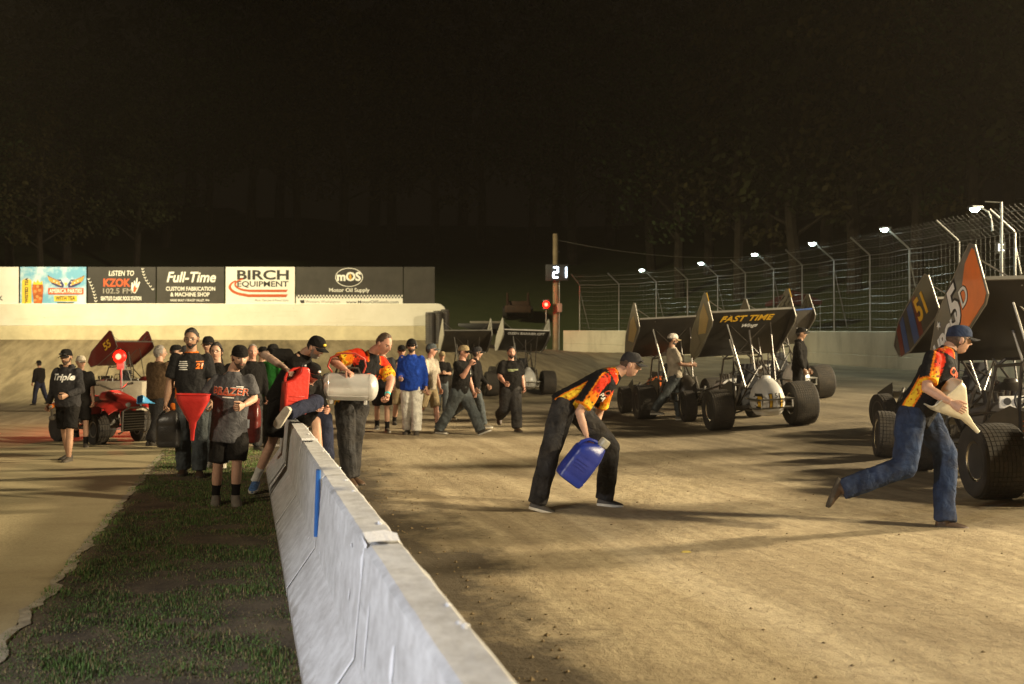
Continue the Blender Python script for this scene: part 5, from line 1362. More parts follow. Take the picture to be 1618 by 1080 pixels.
def hairline(c):
    az = abs(math.degrees(math.atan2(c.x, c.y)))
    return np.interp(az, [0, 35, 55, 75, 100, 125, 180], [.086, .080, .058, .028, .015, -.045, -.065])

def perp(d, n): return (n - d * n.dot(d)).normalized()
def hand(q, w, d, n, thumb, s, curl, mi=0):
    d = d.normalized(); n = perp(d, n); l = d.cross(n).normalized() * thumb
    def ring(p, a, b_): return [p + l * (a * math.cos(t)) + n * (b_ * math.sin(t)) for t in np.linspace(0, 6.2832, 11)[:-1]]
    q.loft([ring(w - d * .025 * s, .026 * s, .022 * s), ring(w, .026 * s, .020 * s), ring(w + d * .03 * s, .036 * s, .018 * s), ring(w + d * .07 * s, .042 * s, .016 * s), ring(w + d * .092 * s, .040 * s, .013 * s)], mi)
    for off, ln, a in ((.030, .070, 0), (.010, .080, 0), (-.011, .075, 0), (-.030, .060, 0)):
        p = w + d * .088 * s + l * off * s; pts = [p - d * .012 * s]; ang = 0
        for k, fr in enumerate((.42, .33, .25)):
            ang += R((18, 30, 20)[k] + curl * (45, 60, 35)[k]); pts.append(pts[-1] + (d * math.cos(ang) + n * math.sin(ang)) * (ln * fr + (.012 if k == 0 else 0)) * s)
        q.tube(pts, [.0092 * s, .0088 * s, .008 * s, .006 * s], 7, mi)
    t0 = w + d * .022 * s + l * .026 * s; d1 = (l * .62 + d * .7 + n * (.25 + .5 * curl)).normalized(); d2 = (l * .15 + d * .8 + n * (.3 + .8 * curl)).normalized()
    q.tube([t0, t0 + d1 * .04 * s, t0 + d1 * .04 * s + d2 * .032 * s, t0 + d1 * .04 * s + d2 * .054 * s], [.013 * s, .0115 * s, .010 * s, .007 * s], 7, mi)

def fk(x, y, yaw, Hh, lean=3, tw=0, thl=4, thr=-4, knl=4, knr=6, al=(4, 8, 12, 0), ar=(4, 8, 12, 0), hp=0, hy=0, wide=.0, side=0, ftl=None, ftr=None):
    """joints from angles; yaw 0 faces away from the camera, 180 towards it; arms (pitch, out, elbow, inward)"""
    s = Hh / 1.75; a = R(yaw); F = V((math.sin(a), math.cos(a), 0)); L = V((-math.cos(a), math.sin(a), 0)); U = V((0, 0, 1)); J = {}
    Tl = (U * math.cos(R(lean)) + F * math.sin(R(lean)) + L * math.sin(R(side))).normalized()
    pe = V((0, 0, .93 * s)); J['pel'] = pe; J['nek'] = pe + Tl * .545 * s
    Ls = (L * math.cos(R(tw)) + F * math.sin(R(tw))).normalized()
    J['shl'] = pe + Tl * .463 * s + Ls * .172 * s; J['shr'] = pe + Tl * .463 * s - Ls * .172 * s
    J['hil'] = pe + L * .085 * s - U * .03; J['hir'] = pe - L * .085 * s - U * .03
    for k, th, kn, sg, ft in (('l', thl, knl, 1, ftl), ('r', thr, knr, -1, ftr)):
        d1 = (-U * math.cos(R(th)) + F * math.sin(R(th)) + L * sg * (.03 + wide)).normalized(); d2 = (-U * math.cos(R(th - kn)) + F * math.sin(R(th - kn)) + L * sg * (.0 + wide)).normalized()
        J['kn' + k] = J['hi' + k] + d1 * .42 * s; J['an' + k] = J['kn' + k] + d2 * .41 * s
        fa = R(ft) if ft is not None else 0.0
        J['to' + k] = J['an' + k] + (F * math.cos(fa) + U * math.sin(fa) + L * sg * .12).normalized() * .15 * s - U * .0
    for k, A, sg in (('l', al, 1), ('r', ar, -1)):
        p, o_, e, inn = A; p_, o2 = R(p), R(o_)
        d1 = (-U * math.cos(p_) * math.cos(o2) + F * math.sin(p_) * math.cos(o2) + L * sg * math.sin(o2)).normalized()
        d2 = (-U * math.cos(R(p + e)) * math.cos(o2 * .5) + F * math.sin(R(p + e)) + L * sg * (math.sin(o2 * .5) - inn)).normalized()
        J['el' + k] = J['sh' + k] + d1 * .285 * s; J['wr' + k] = J['el' + k] + d2 * .25 * s
    hd = (Tl * .6 + U * .6).normalized(); J['hed'] = J['nek'] + hd * .15 * s + F * .02 * s
    ah = R(yaw + hy); J['hf'] = V((math.sin(ah) * math.cos(R(hp)), math.cos(ah) * math.cos(R(hp)), -math.sin(R(hp)))); J['s'] = s; J['F'] = F
    g = H(x, y); low = min(J['anl'].z, J['anr'].z) - .085 * s; sh = V((x, y, g - low))
    for k in J:
        if isinstance(J[k], Vector) and k not in ('hf', 'F'): J[k] = J[k] + sh
    J['base'] = V((x, y, g)); return J
def pxj(Z, spec, hf, F, s=1.0):
    J = {}
    for k, v in spec.items(): J[k] = P(v[0], v[1], Z + (v[2] if len(v) > 2 else 0))
    J['hf'] = V(hf).normalized(); J['F'] = V(F).normalized(); J['s'] = s; m = (J['anl'] + J['anr']) / 2
    J['base'] = V((m.x, m.y, H(m.x, m.y))); return J

NPER = 0
def person(label, J, o):
    """o: shirt, sleeve, pants, leg ('long'/'short'), shoes, sole, skin, hair, cap, beard, glasses, fat, near"""
    global NPER; NPER += 1; sd = NPER * 3.7
    B = J['base']; root = thing('person', label, 'person', B, group=o.get('group')); s = J['s']; J = {k: (v - B if isinstance(v, Vector) and k not in ('hf', 'F') else v) for k, v in J.items()}
    near = o.get('near', False); vox = .012 if near else .018; fat = o.get('fat', 1.0)
    skin = o.get('skin', SK[0]); arm_m = o.get('arm', skin)
    Pe, N = J['pel'], J['nek']; up = (N - Pe).normalized(); Ls = (J['shl'] - J['shr']).normalized(); Lh = (J['hil'] - J['hir']).normalized()
    def tring(t, a, b_, n=18):
        c_ = Pe + (N - Pe) * t; l = perp(up, Lh.lerp(Ls, min(1, max(0, t)))); f = l.cross(up)
        c_ = c_ + f * (.015 * math.sin(math.pi * max(0, min(1, t))) * s)
        return [c_ + l * (a * s * math.cos(x)) + f * (b_ * s * math.sin(x)) for x in np.linspace(0, 6.2832, n + 1)[:-1]]
    belly = lambda t: 1 + (fat - 1) * math.exp(-((t - .3) / .4) ** 2)
    def seg(q, a, b_, r0, r1, n=10, mid=None):
        pts = [a, a.lerp(b_, .5), b_]; q.tube(pts, [r0 * s, (mid if mid else (r0 + r1) / 2) * s, r1 * s], n)
    def ballq(q, p, r): q.ball(p, r * s, 10, 8)
    # --- body: one continuous skin
    q = MB(); q.loft([tring(t, a * belly(t), b_ * belly(t)) for t, a, b_ in ((-.12, .09, .07), (-.05, .14, .095), (.1, .145, .10), (.4, .135, .095), (.7, .155, .105), (.87, .15, .09), (.95, .10, .07), (1.0, .06, .06), (1.08, .054, .056))])
    hd = J['hed']; nk = N + (hd - N) * .75; q.tube([N - up * .05 * s, N + up * .02 * s, nk], [.068 * s, .062 * s, .058 * s], 12)
    for k in 'lr':
        sh, el, wr_ = J['sh' + k], J['el' + k], J['wr' + k]; af = 1 + (fat - 1) * .7
        ballq(q, sh, .062 * af); seg(q, sh, el, .058 * af, .041 * af, mid=.052 * af); ballq(q, el, .041 * af); seg(q, el, wr_, .041 * af, .027, mid=.040 * af)
        hi, kn, an = J['hi' + k], J['kn' + k], J['an' + k]
        ballq(q, hi, .09 * af); seg(q, hi, kn, .088 * af, .056, mid=.076 * af); ballq(q, kn, .056); seg(q, kn, an, .054, .036, mid=.056); ballq(q, an, .037)
    bme = remesh(q, vox, skin, 'body', 3)
    # --- head and hands joined to the same mesh
    q = MB(); n0 = [tuple(v.co) for v in bme.vertices]; q.add(n0, [tuple(p.vertices) for p in bme.polygons], 0); bpy.data.meshes.remove(bme)
    if arm_m is not skin:
        for fi, f in enumerate(q.f):
            c_ = V(q.v[f[0]])
            for k in 'lr':
                a, b_ = J['sh' + k], J['wr' + k]; e = J['el' + k]
                for u, w_ in ((a, e), (e, b_)):
                    t = max(0, min(1, (c_ - u).dot(w_ - u) / (w_ - u).length_squared)); 
                    if (c_ - u.lerp(w_, t)).length < .07 * s: q.m[fi] = 5
    hf = J['hf']; rt = hf.cross(V((0, 0, 1))).normalized(); hu = rt.cross(hf).normalized(); hs = s * o.get('head', 1.0) * 1.03
    tl = o.get('tilt', 0)
    if tl: Q = Matrix.Rotation(R(tl), 3, hf); rt, hu = Q @ rt, Q @ hu
    M = Matrix(((rt.x, hf.x, hu.x, hd.x), (rt.y, hf.y, hu.y, hd.y), (rt.z, hf.z, hu.z, hd.z), (0, 0, 0, 1))) @ Matrix.Scale(hs, 4)
    vs = [M @ HG[j][i] for j in range(NE) for i in range(NA)]; of = len(q.v); q.v += [tuple(v) for v in vs]
    q.f += [tuple(k + of for k in f) for f in HF]; q.m += HFM
    q.f += [tuple(of + i for i in range(NA - 1, -1, -1)), tuple(of + (NE - 1) * NA + i for i in range(NA))]; q.m += [0, 0]
    for sg in (-1, 1):
        q.ball(M @ V((sg * .076, -.008, -.004)), (.011 * hs, .024 * hs, .032 * hs), 10, 8, 0, M=(M.to_3x3().normalized() @ Matrix.Rotation(R(-sg * 18), 3, 'Z')).to_4x4())
    cu = o.get('curl', (.45, .45)); bodyF = J['F']
    for k, sg, c_ in (('l', 1, cu[0]), ('r', -1, cu[1])):
        d = (J['wr' + k] - J['el' + k]).normalized(); d = (d * .85 + J.get('hd' + k, d) * .5).normalized()
        nn = o.get('palm_' + k)
        if nn is None: nn = (Ls * (-sg)) + bodyF * .2
        ln = d.cross(perp(d, V(nn))); th = 1 if ln.dot(bodyF + V((0, 0, .4))) > 0 else -1
        hand(q, J['wr' + k], d, V(nn), th, s, c_, 5 if arm_m is not skin else 0)
    hairm = HR[o.get('hairc', 'dark')]
    q.build('body', [skin, m_lip, m_eyew, m_eyed, hairm, arm_m], root, angle=60)
    # --- hair, beard, cap, glasses
    hk = o.get('hair', 'short')
    if hk:
        h = MB(); th = {'short': .010, 'long': .022, 'thin': .005}[hk]
        ext = -.06 if hk == 'long' else 0
        def inc(c): 
            az = abs(math.degrees(math.atan2(c.x, c.y)))
            if o.get('cap') and c.z > (.040 if az < 90 or not o['cap'][2] else .030): return False
            return c.z > hairline(c) + (ext if az > 70 else 0) - (0.0 if hk != 'thin' else -.012 if az < 60 else 0)
        
        def tk(p): return .002 + min(th * 1.6, .009 if o.get('cap') else .018) * max(0, min(1, (p.z - hairline(p) - (ext if abs(p.x) > .05 or p.y < 0 else 0)) / .045))
        shell(h, inc, tk, M, 0, .007, sd)
        h.build('hair', hairm, root, angle=80)
    if o.get('beard'):
        h = MB(); st = o.get('stache', True)
        def incb(c):
            az = abs(math.degrees(math.atan2(c.x, c.y)))
            if (c.x / .021) ** 2 + ((c.z + .058) / .009) ** 2 < 1: return False
            low = c.z < -.052 - .0 and az < 88 or (58 < az < 84 and c.z < -.005)
            mus = abs(c.x) < .03 and -.056 < c.z < -.040 and c.y > .05
            return low or (mus and st)
        
        bt = o.get('beardt', .007)
        def tkb(p): return .0006 + bt * max(0, min(1, (-.045 - p.z) / .03 + .15))
        shell(h, incb, tkb, M, 0, .002, sd); h.build('beard', HR[o['beard']] if isinstance(o['beard'], str) else o['beard'], root, angle=80)
    if o.get('cap'):
        cm_, bm_, back = o['cap']; h = MB(); rows = []
        for el in np.linspace(0, 1, 9):
            ring = []
            for i in range(28):
                a = 6.2832 * i / 28; e = R(90) * el; z0 = .034 + .012 * math.cos(a) * (-1 if back else 1) - .004
                ring.append(M @ V((.084 * math.sin(a) * math.cos(e * .98) ** .8, (.108 * math.cos(a)) * math.cos(e * .98) ** .8 - .002, z0 * (1 - el) + .1 * 0 + (.095 + .034) * math.sin(e) * 1.0 * (1 if el else 0) + (0 if el else 0))))
            rows.append(ring)
        h.loft(rows); cp = h.build('cap', cm_, root, angle=50)
        sg = -1 if back else 1; h = MB(); rows = []
        for r_ in (0, .35, .7, 1):
            row = []
            for a in np.linspace(-62, 62, 13):
                a = R(a); x = .083 * math.sin(a) * (1 + .02 * r_); y = (.100 * math.cos(a) + .078 * r_ * math.cos(a * 1.1) ** .6)
                row.append(M @ V((x, sg * y, .036 - .012 * r_ - .028 * (abs(math.sin(a)) ** 2) * (.4 + .6 * r_))))
            rows.append(row)
        strip(rows, .004).build('brim', bm_, cp, angle=50)
        if o.get('badge'):
            h = MB(); h.ball(M @ V((0, sg * .103, .075)), (.024 * hs, .012 * hs, .016 * hs), 10, 6, M=M.to_3x3().normalized().to_4x4()); h.build('cap_badge', o['badge'], cp)
        if o.get('shades'):
            h = MB()
            for x in (-.034, .034): h.ball(M @ V((x, .115, .058)), (.028 * hs, .010 * hs, .015 * hs), 10, 6, M=M.to_3x3().normalized().to_4x4())
            h.tube([M @ V((-.064, .098, .058)), M @ V((0, .121, .062)), M @ V((.064, .098, .058))], .003, 5); h.build('sunglasses', mat('mirror_lens', (.25, .25, .25), .1, .8), root)
    if o.get('glasses'):
        h = MB(); dk = o['glasses'] == 'dark'
        for x in (-.031, .031):
            if dk: h.ball(M @ V((x, .094, .003)), (.027 * hs, .007 * hs, .017 * hs), 12, 6, M=M.to_3x3().normalized().to_4x4())
            else: h.tube([M @ V((x + .022 * math.cos(a), .099 - .25 * abs(x + .022 * math.cos(a)) ** 1.5, .003 + .015 * math.sin(a))) for a in np.linspace(0, 6.283, 13)[:-1]], .0022, 5, closed=True)
        h.tube([M @ V((-.01, .100, .006)), M @ V((.01, .100, .006))], .002, 5)
        for x in (-1, 1): h.tube([M @ V((x * .055, .088, .006)), M @ V((x * .077, .0, .008))], .0022, 5)
        h.build('glasses', m_glass if dk else m_chromt, root)
    if o.get('headset'):
        h = MB()
        for x in (-1, 1): h.ball(M @ V((x * .088, -.004, -.002)), (.022 * hs, .038 * hs, .046 * hs), 12, 8, M=M.to_3x3().normalized().to_4x4())
        h.tube([M @ V((.092 * math.cos(a), -.004, .02 + .118 * math.sin(a))) for a in np.linspace(0, math.pi, 13)], .009, 6); h.build('ear_defenders', m_blk, root)
    # --- shirt
    sl = o.get('sleeve', 'short'); q = MB(); hem = o.get('hem', -.14); lo_ = o.get('loose', 1.0); fa = lambda t: belly(t) * (1 + (lo_ - 1) * max(0, min(1, (.95 - t) / .35)))
    q.loft([tring(t, a * fa(t), b_ * fa(t)) for t, a, b_ in ((hem, .178, .130), (0, .178, .130), (.25, .168, .125), (.5, .172, .128), (.70, .183, .130), (.80, .183, .118), (.87, .158, .105), (.925, .114, .092), (.97, .082, .080), (1.005, .070, .072))])
    for k in 'lr':
        sh, el, wr_ = J['sh' + k], J['el' + k], J['wr' + k]; af = (1 + (fat - 1) * .7)
        ballq(q, sh, .068 * af)
        if sl == 'short': seg(q, sh, sh.lerp(el, .82), .070 * af, .076 * af)
        elif sl == 'long':
            seg(q, sh, el, .070 * af, .062 * af); ballq(q, el, .062 * af); seg(q, el, wr_.lerp(el, .05), .062 * af, .042)
    if o.get('hood'):
        f = perp(up, bodyF); h = N - f * .055 * s
        q.tube([N + (Ls * math.cos(a) * .088 - f * math.sin(a) * .10) * s + up * (.01 - .02 * math.sin(a)) * s for a in np.linspace(-.5, 3.64, 13)], .032 * s, 8)
    sme = remesh(q, vox, o['shirt'], 'shirt', 7, o.get('wrinkle', .011) * s, 9, sd)
    if o.get('print'):
        cols = np.zeros((len(sme.vertices), 4)); W = .175 * s
        for i, v in enumerate(sme.vertices):
            p = v.co; t = (p - Pe).dot(up) / (N - Pe).length; l = perp(up, Lh.lerp(Ls, min(1, max(0, t)))); c_ = Pe + (N - Pe) * t; u = (p - c_).dot(l) / W; f = (p - c_).dot(l.cross(up)) / W
            arm = None
            for k in 'lr':
                a, b_ = J['sh' + k], J['el' + k]; tt = (p - a).dot(b_ - a) / (b_ - a).length_squared; dd = (p - a - (b_ - a) * max(0, min(1, tt))).length
                if dd < .105 * s and (abs(u) > .98 or tt > .45): arm = (max(0, min(1, tt)), (p - a - (b_ - a) * tt).dot(perp((b_ - a).normalized(), J['F'] + V((0, 0, -.15)))) / s) if arm is None else arm
            cols[i] = tuple(o['print'](t, u, f, arm, p)) + (1,)
        ca = sme.color_attributes.new('Col', 'FLOAT_COLOR', 'POINT'); ca.data.foreach_set('color', cols.reshape(-1))
    so = link('shirt', sme, root); so_me = sme
    # --- trousers
    q = MB(); lg = o.get('leg', 'long'); wl = o.get('wide', 1.0)
    q.loft([tring(t, a * belly(t), b_ * belly(t)) for t, a, b_ in ((-.17, .10, .10), (-.10, .160, .118), (0, .168, .122), (.14, .158, .115), (.17, .150, .108))])
    for k in 'lr':
        hi, kn, an = J['hi' + k], J['kn' + k], J['an' + k]; af = (1 + (fat - 1) * .6) * wl
        ballq(q, hi, .10 * af)
        if lg == 'long':
            seg(q, hi, kn, .108 * af, .086 * af, mid=.099 * af); ballq(q, kn, .086 * af); e = kn.lerp(an, 1.02); seg(q, kn, e, .086 * af, .080 * af, mid=.082 * af)
        else: seg(q, hi, hi.lerp(kn, o.get('short', .93)), .106 * af, .100 * af, mid=.104 * af)
    pme = remesh(q, vox, o['pants'], 'trousers' if lg == 'long' else 'shorts', 4, .013 * s, 8.0, sd + 9)
    link('trousers' if lg == 'long' else 'shorts', pme, root)
    # --- shoes and socks
    for k in 'lr':
        an, to, kn = J['an' + k], J['to' + k], J['kn' + k]; d = (to - an); u0 = (kn - an).normalized(); d = d.normalized()
        uz = V((0, 0, 1)) if abs(d.z) < .45 else perp(d, u0); uz = perp(d, uz); l = d.cross(uz); q = MB(); rings = []; sol = []
        for x, w_, h in ((-.078, .020, .055), (-.066, .036, .080), (-.02, .042, .095), (.05, .045, .078), (.11, .050, .058), (.16, .048, .046), (.19, .036, .036), (.202, .015, .026)):
            c_ = an + d * x * s - uz * .082 * s
            rings.append([c_ + l * (w_ * a * s) + uz * (h * b_ * s) for a, b_ in ((-1, .26), (-1, .55), (-.75, .85), (-.3, 1), (.3, 1), (.75, .85), (1, .55), (1, .26))])
            sol.append([c_ + l * (w_ * 1.08 * a * s) + uz * (b_ * s) for a, b_ in ((-1, 0), (-1.02, .012), (-1, .026), (1, .026), (1.02, .012), (1, 0))])
        q.loft(rings, 0); sh_o = q.build('shoe', o.get('shoe', m_shoeb), root); q = MB(); q.loft(sol, 0); q.build('sole', o.get('sole', m_solk), sh_o)
        if o.get('boot'):
            q = MB(); q.tube([an - uz * .05 * s, an, an.lerp(kn, .22)], [.046 * s, .050 * s, .056 * s], 14); q.build('boot_shaft', o['shoe'], sh_o)
        if lg != 'long' and o.get('sock'):
            q = MB(); q.tube([an - (an - kn).normalized() * -.02 * s, an.lerp(kn, .14), an.lerp(kn, .30)], [.046 * s, .044 * s, .052 * s], 12); q.build('sock', o['sock'], root)
    if o.get('band'):
        k, m_ = o['band']; q = MB(); a, b_ = J['wr' + k], J['el' + k]; q.tube([a.lerp(b_, .06), a.lerp(b_, .16)], .033 * s, 12); q.build('wristband', m_, root)
    def onshirt(sx_, t, u, size, m_, off=.005, front=True, **kw):
        l = perp(up, Ls); f = l.cross(up); f = f if front else -f; rgt = up.cross(f); c_ = Pe + (N - Pe) * t + rgt * u * s
        Mx = frame(c_ + f * .02, rgt, f.cross(rgt)); tm = text_mesh(sx_, size * s, m_, extr=.001, **kw)
        return link('lettering', project(tm, so_me, Mx, off), so)
    def onbar(t, u, w_, h_, m_, off=.005):
        l = perp(up, Ls); f = l.cross(up); rgt = up.cross(f); c_ = Pe + (N - Pe) * t + rgt * u * s; q = MB(); k_ = 6
        q.add([V((w_ * s * (i / k_ - .5), h_ * s * (j - .5), 0)) for j in range(2) for i in range(k_ + 1)], [(i, i + 1, i + k_ + 2, i + k_ + 1) for i in range(k_)])
        return link('printed_bar', project(q.mesh('printed_bar', m_, False), so_me, frame(c_ + f * .02, rgt, f.cross(rgt)), off), so)
    onshirt.bar = onbar
    return root, onshirt

def flames(t, u, f, arm, p):
    n = .7 * noise.noise(p * 22) + .7 * noise.noise(p * 47); blk = (.014, .013, .013)
    red, org, yel = (.60, .035, .012), (.78, .20, .01), (.80, .50, .03)
    def ramp(x): return red if x < .38 else org if x < .62 else yel
    if arm is not None:
        at_, w_ = arm
        if abs(w_ + .012) < .008 or abs(at_ - .80) < .02: return org
        if w_ < -.012 and at_ < .78: return blk
        if n > .42: return (.10, .02, .01)
        return ramp(at_ * .95 + .02 + n * .18)
    au = abs(u)
    if au > .78 and -.30 < f < .26 and t < .80:
        if t > .52 and f > .02 - (t - .52) * .6 and f < .22: return blk
        if abs(f - .22) < .045 or abs(f + .26) < .045: return org
        if n > .42 and t < .6: return (.40, .07, .01)
        return ramp(.98 - t + n * .2)
    if t > .80 and f < .1 and n > .30: return (.62, .36, .04)
    if t > .86 and au > .42: return org if au < .5 else red
    return blk

def solid(**k): return k
# ---------- 1 stooping runner with the blue jug
J = pxj(10.3, dict(hed=(996, 576, .05), nek=(976, 588, .05), shr=(949, 600, -.12), shl=(962, 597, .22), elr=(915, 651, -.20), wrr=(927, 689, -.26), ell=(946, 654, .36), wrl=(936, 690, .30),
    pel=(894, 637, .03), hir=(890, 643, -.08), hil=(907, 643, .12), knr=(866, 722, -.12), anr=(850, 793, -.12), tor=(873, 799, -.14), knl=(964, 706, .18), anl=(955, 786, .2), tol=(978, 788, .18)), (.97, -.10, -.20), (1, -.1, 0), 1.0)
r, txt = person('stooping runner in black cap and flame shirt carrying a blue jug', J, dict(shirt=m_flame, print=flames, pants=C['dkjeans'], shoe=m_shoeb, sole=m_sole, skin=SK[0], hair='short', hairc='brown', cap=(C['charcoal'], C['charcoal'], False), shades=True, near=True, fat=1.1, loose=1.06, wide=1.16, curl=(.6, 1.0), palm_r=(.5, .2, .8)))
txt('CAP', .66, -.04, .11, m_red, bold=.02, shear=.2); txt('PLAZA', .56, -.04, .07, m_ink, bold=.02, shear=.2)
# ---------- 2 runner with the white funnel
J = pxj(9.05, dict(hed=(1515, 537, .06), nek=(1500, 551, .06), shr=(1474, 566, -.12), shl=(1496, 566, .24), elr=(1464, 613, -.26), wrr=(1503, 636, -.42), ell=(1455, 622, .30), wrl=(1483, 638, .02),
    pel=(1447, 650, .02), hir=(1439, 656, -.08), hil=(1461, 656, .12), knr=(1428, 737, -.16), anr=(1332, 772, -.10), tor=(1322, 797, -.10), knl=(1492, 716, .16), anl=(1492, 820, .08), tol=(1518, 822, .05)), (.98, -.06, -.12), (1, -.05, 0), 1.03)
r, txt = person('running person in blue cap and flame shirt carrying a white funnel', J, dict(shirt=m_flame, print=flames, pants=C['jeans'], shoe=m_boot, sole=m_solk, boot=True, skin=SK[0], hair='long', hairc='brown', cap=(C['jeans'], C['charcoal'], False), near=True, fat=1.12, loose=1.08, wide=1.08, curl=(.5, .35), palm_r=(.55, .75, -.2), palm_l=(.2, -.9, 0), band=('l', m_cyan)))
txt('CAP', .68, -.05, .10, m_red, bold=.02, shear=.2)
# ---------- 3 man in grey T-shirt with red funnel
J = pxj(10.62, dict(hed=(379, 565, -.03), nek=(369, 587), shr=(343, 601, .02), shl=(394, 601, 0), elr=(322, 631, -.06), wrr=(308, 640, -.24), ell=(402, 630, -.02), wrl=(385, 640, -.22), pel=(362, 676), hir=(349, 684), hil=(377, 684),
    knr=(345, 734, -.03), anr=(342, 778), tor=(341, 790, -.14), knl=(375, 730, -.05), anl=(373, 778, -.05), tol=(376, 790, -.19)), (.50, -.85, -.14), (.1, -1, 0), 1.0)
r, txt = person('man in grey T-shirt, black shorts and backwards cap holding a red funnel', J, dict(shirt=C['grey'], pants=C['black'], leg='short', shoe=m_shoeg, sole=m_shoeg, sock=C['black'], skin=SK[0], hair='short', hairc='brown', beard='brown', beardt=.005, cap=(C['black'], C['black'], True), near=True, loose=1.1, hem=-.24, curl=(.7, .8), palm_l=(-.7, -.2, 0)))
for k, (x, y) in enumerate(((.02, .66), (-.01, .605))): txt('BRAZER', y, x, .105, m_ink, bold=.03, shear=.1) if k == 0 else (txt.bar(y, x, .2, .02, m_red), txt.bar(y - .05, x + .03, .12, .012, m_ink), txt.bar(.725, .10, .10, .012, m_ink), txt.bar(.755, .12, .07, .010, m_ink))
txt('BRAZER', .66, .02, .105, m_red, off=.010, bold=.008, shear=.1)
# ---------- 4 tattooed man with the red jug, one leg over the barrier
J = pxj(11.5, dict(hed=(499, 549, -.1), nek=(482, 559, -.05), shr=(453, 561, -.12), shl=(478, 578, .16), elr=(418, 560, -.30), wrr=(453, 583, -.48), ell=(481, 612, .1), wrl=(488, 603, -.16), pel=(447, 627, .02), hir=(439, 636, -.04), hil=(460, 638, .08),
    knr=(432, 694, -.10), anr=(404, 757, -.02), tor=(400, 765, -.16), knl=(500, 664, .12), anl=(507, 752, .16), tol=(525, 760, .10)), (.80, -.45, -.42), (.9, -.45, 0), 1.02)
r, txt = person('tattooed man in black T-shirt and shorts stepping over the barrier with a red jug', J, dict(shirt=C['black'], pants=C['black'], leg='short', shoe=m_shoeblue, sole=m_sole, sock=C['white'], skin=SK[0], arm=m_tat, hair='short', hairc='dark', beard='grey', beardt=.004, glasses='clear', cap=(C['black'], C['black'], False), badge=m_yel, near=True, fat=1.12, curl=(.8, .9), palm_r=(.4, -.2, -.6)))
# ---------- 5 crouching man in white shoes on the barrier
J = pxj(11.4, dict(hed=(493, 590, -.1), nek=(486, 601, -.0), shr=(468, 605, -.12), shl=(500, 605, .16), elr=(474, 636, -.16), wrr=(494, 642, -.22), ell=(508, 636, .2), wrl=(516, 645, .05), pel=(462, 632, .1), hir=(458, 638, .0), hil=(470, 638, .2),
    knr=(501, 634, -.28), anr=(456, 652, -.66), tor=(440, 676, -.62), knl=(515, 660, .30), anl=(519, 742, .32), tol=(535, 750, .24)), (.72, -.55, -.45), (.9, -.4, 0), .96)
r, txt = person('crouching man in black with white shoes climbing over the barrier', J, dict(shirt=C['black'], sleeve='long', pants=C['navy'], shoe=m_shoew, sole=m_shoew, skin=SK[2], hair='short', cap=(C['black'], C['black'], False), badge=m_ink, near=True, curl=(.4, .4)))
# ---------- 6 man in flame shirt with the air tank
J = pxj(12.2, dict(hed=(607, 543, -.25), nek=(590, 557, -.12), shr=(567, 560, -.22), shl=(602, 573, .02), elr=(527, 571, -.44), wrr=(547, 584, -.50), ell=(618, 600, -.10), wrl=(612, 625, -.30), pel=(555, 634), hir=(545, 640, -.08), hil=(568, 640, .06),
    knr=(547, 692, -.10), anr=(553, 752, -.08), tor=(560, 758, -.22), knl=(560, 694, .0), anl=(557, 750, .08), tol=(575, 756, -.02)), (.72, -.55, -.42), (.75, -.65, 0), 1.06)
r, txt = person('short-haired man in flame shirt leaning with a silver air tank', J, dict(shirt=m_flame, print=flames, pants=C['dkjeans'], shoe=m_boot, skin=SK[2], hair='thin', hairc='brown', near=True, fat=1.2, curl=(.7, .9), palm_r=(0, 0, -1), band=('l', m_cyan)))
txt('CAP', .60, .02, .13, m_red, bold=.03, shear=.15); txt('PLAZA', .50, .02, .085, m_ink, bold=.02, shear=.15)
# ---------- the others, posed by angles
def at_px(x, y, z0=0.0): Z = (CAM_H - z0) * FPX / (y - HY); return (x - CX) / FPX * Z, Z
def crowd(label, px_, foot, top, yaw, o, **pose):
    Z = CAM_H * FPX / (foot - HY); X = (px_ - CX) / FPX * Z
    for _ in range(4):
        g = H(X, Z); Z = (CAM_H - g) * FPX / (foot - HY); X = (px_ - CX) / FPX * Z
    Hh = (foot - top) / FPX * Z * o.get('hk', 1.0); return person(label, fk(X, Z, yaw, Hh, **pose), o)
cap_k = (C['black'], C['black'], False)
r, txt = crowd('man in grey hoodie and black shorts with cap and sunglasses', 108, 728, 552, 188, dict(shirt=C['charcoal'], sleeve='long', hood=True, pants=C['black'], leg='short', shoe=m_shoeb, skin=SK[3], hair='short', beard='brown', beardt=.004, cap=cap_k, shades=True, near=True, loose=1.1, fat=1.08, curl=(.4, .9)),
    thl=14, thr=-8, knl=10, knr=8, al=(8, 16, 62, .55), ar=(-4, 16, 18, -.05), hp=4, hy=-6)
txt('Triple', .72, 0, .135, m_ink, bold=.03, shear=.25, sx=1.1)
r, txt = crowd('tall dark-haired man in black and orange crew shirt with glasses', 303, 752, 520, 166, dict(shirt=m_flame, print=lambda t, u, f, arm, p: (.72, .16, .012) if (arm is None and abs(u) > .80 and abs(f) < .38 and t < .78) or (t > .985) else (.018, .017, .017), pants=C['gjeans'], shoe=m_boot, skin=SK[3], hair='short', beard='dark', beardt=.001, glasses='clear', near=True, fat=1.12, curl=(.5, .9)),
    thl=8, thr=-5, knl=6, knr=8, al=(6, 10, 14, .05), ar=(-2, 14, 12, -.05), hy=10, hp=6)
for k in range(5): txt.bar(.80 - k * .042, -.085, .085 + .012 * (k % 3), .011, m_ink)
txt.bar(.80, .10, .085, .012, m_jor); txt('21', .70, .10, .085, m_jor, bold=.06, shear=.2)
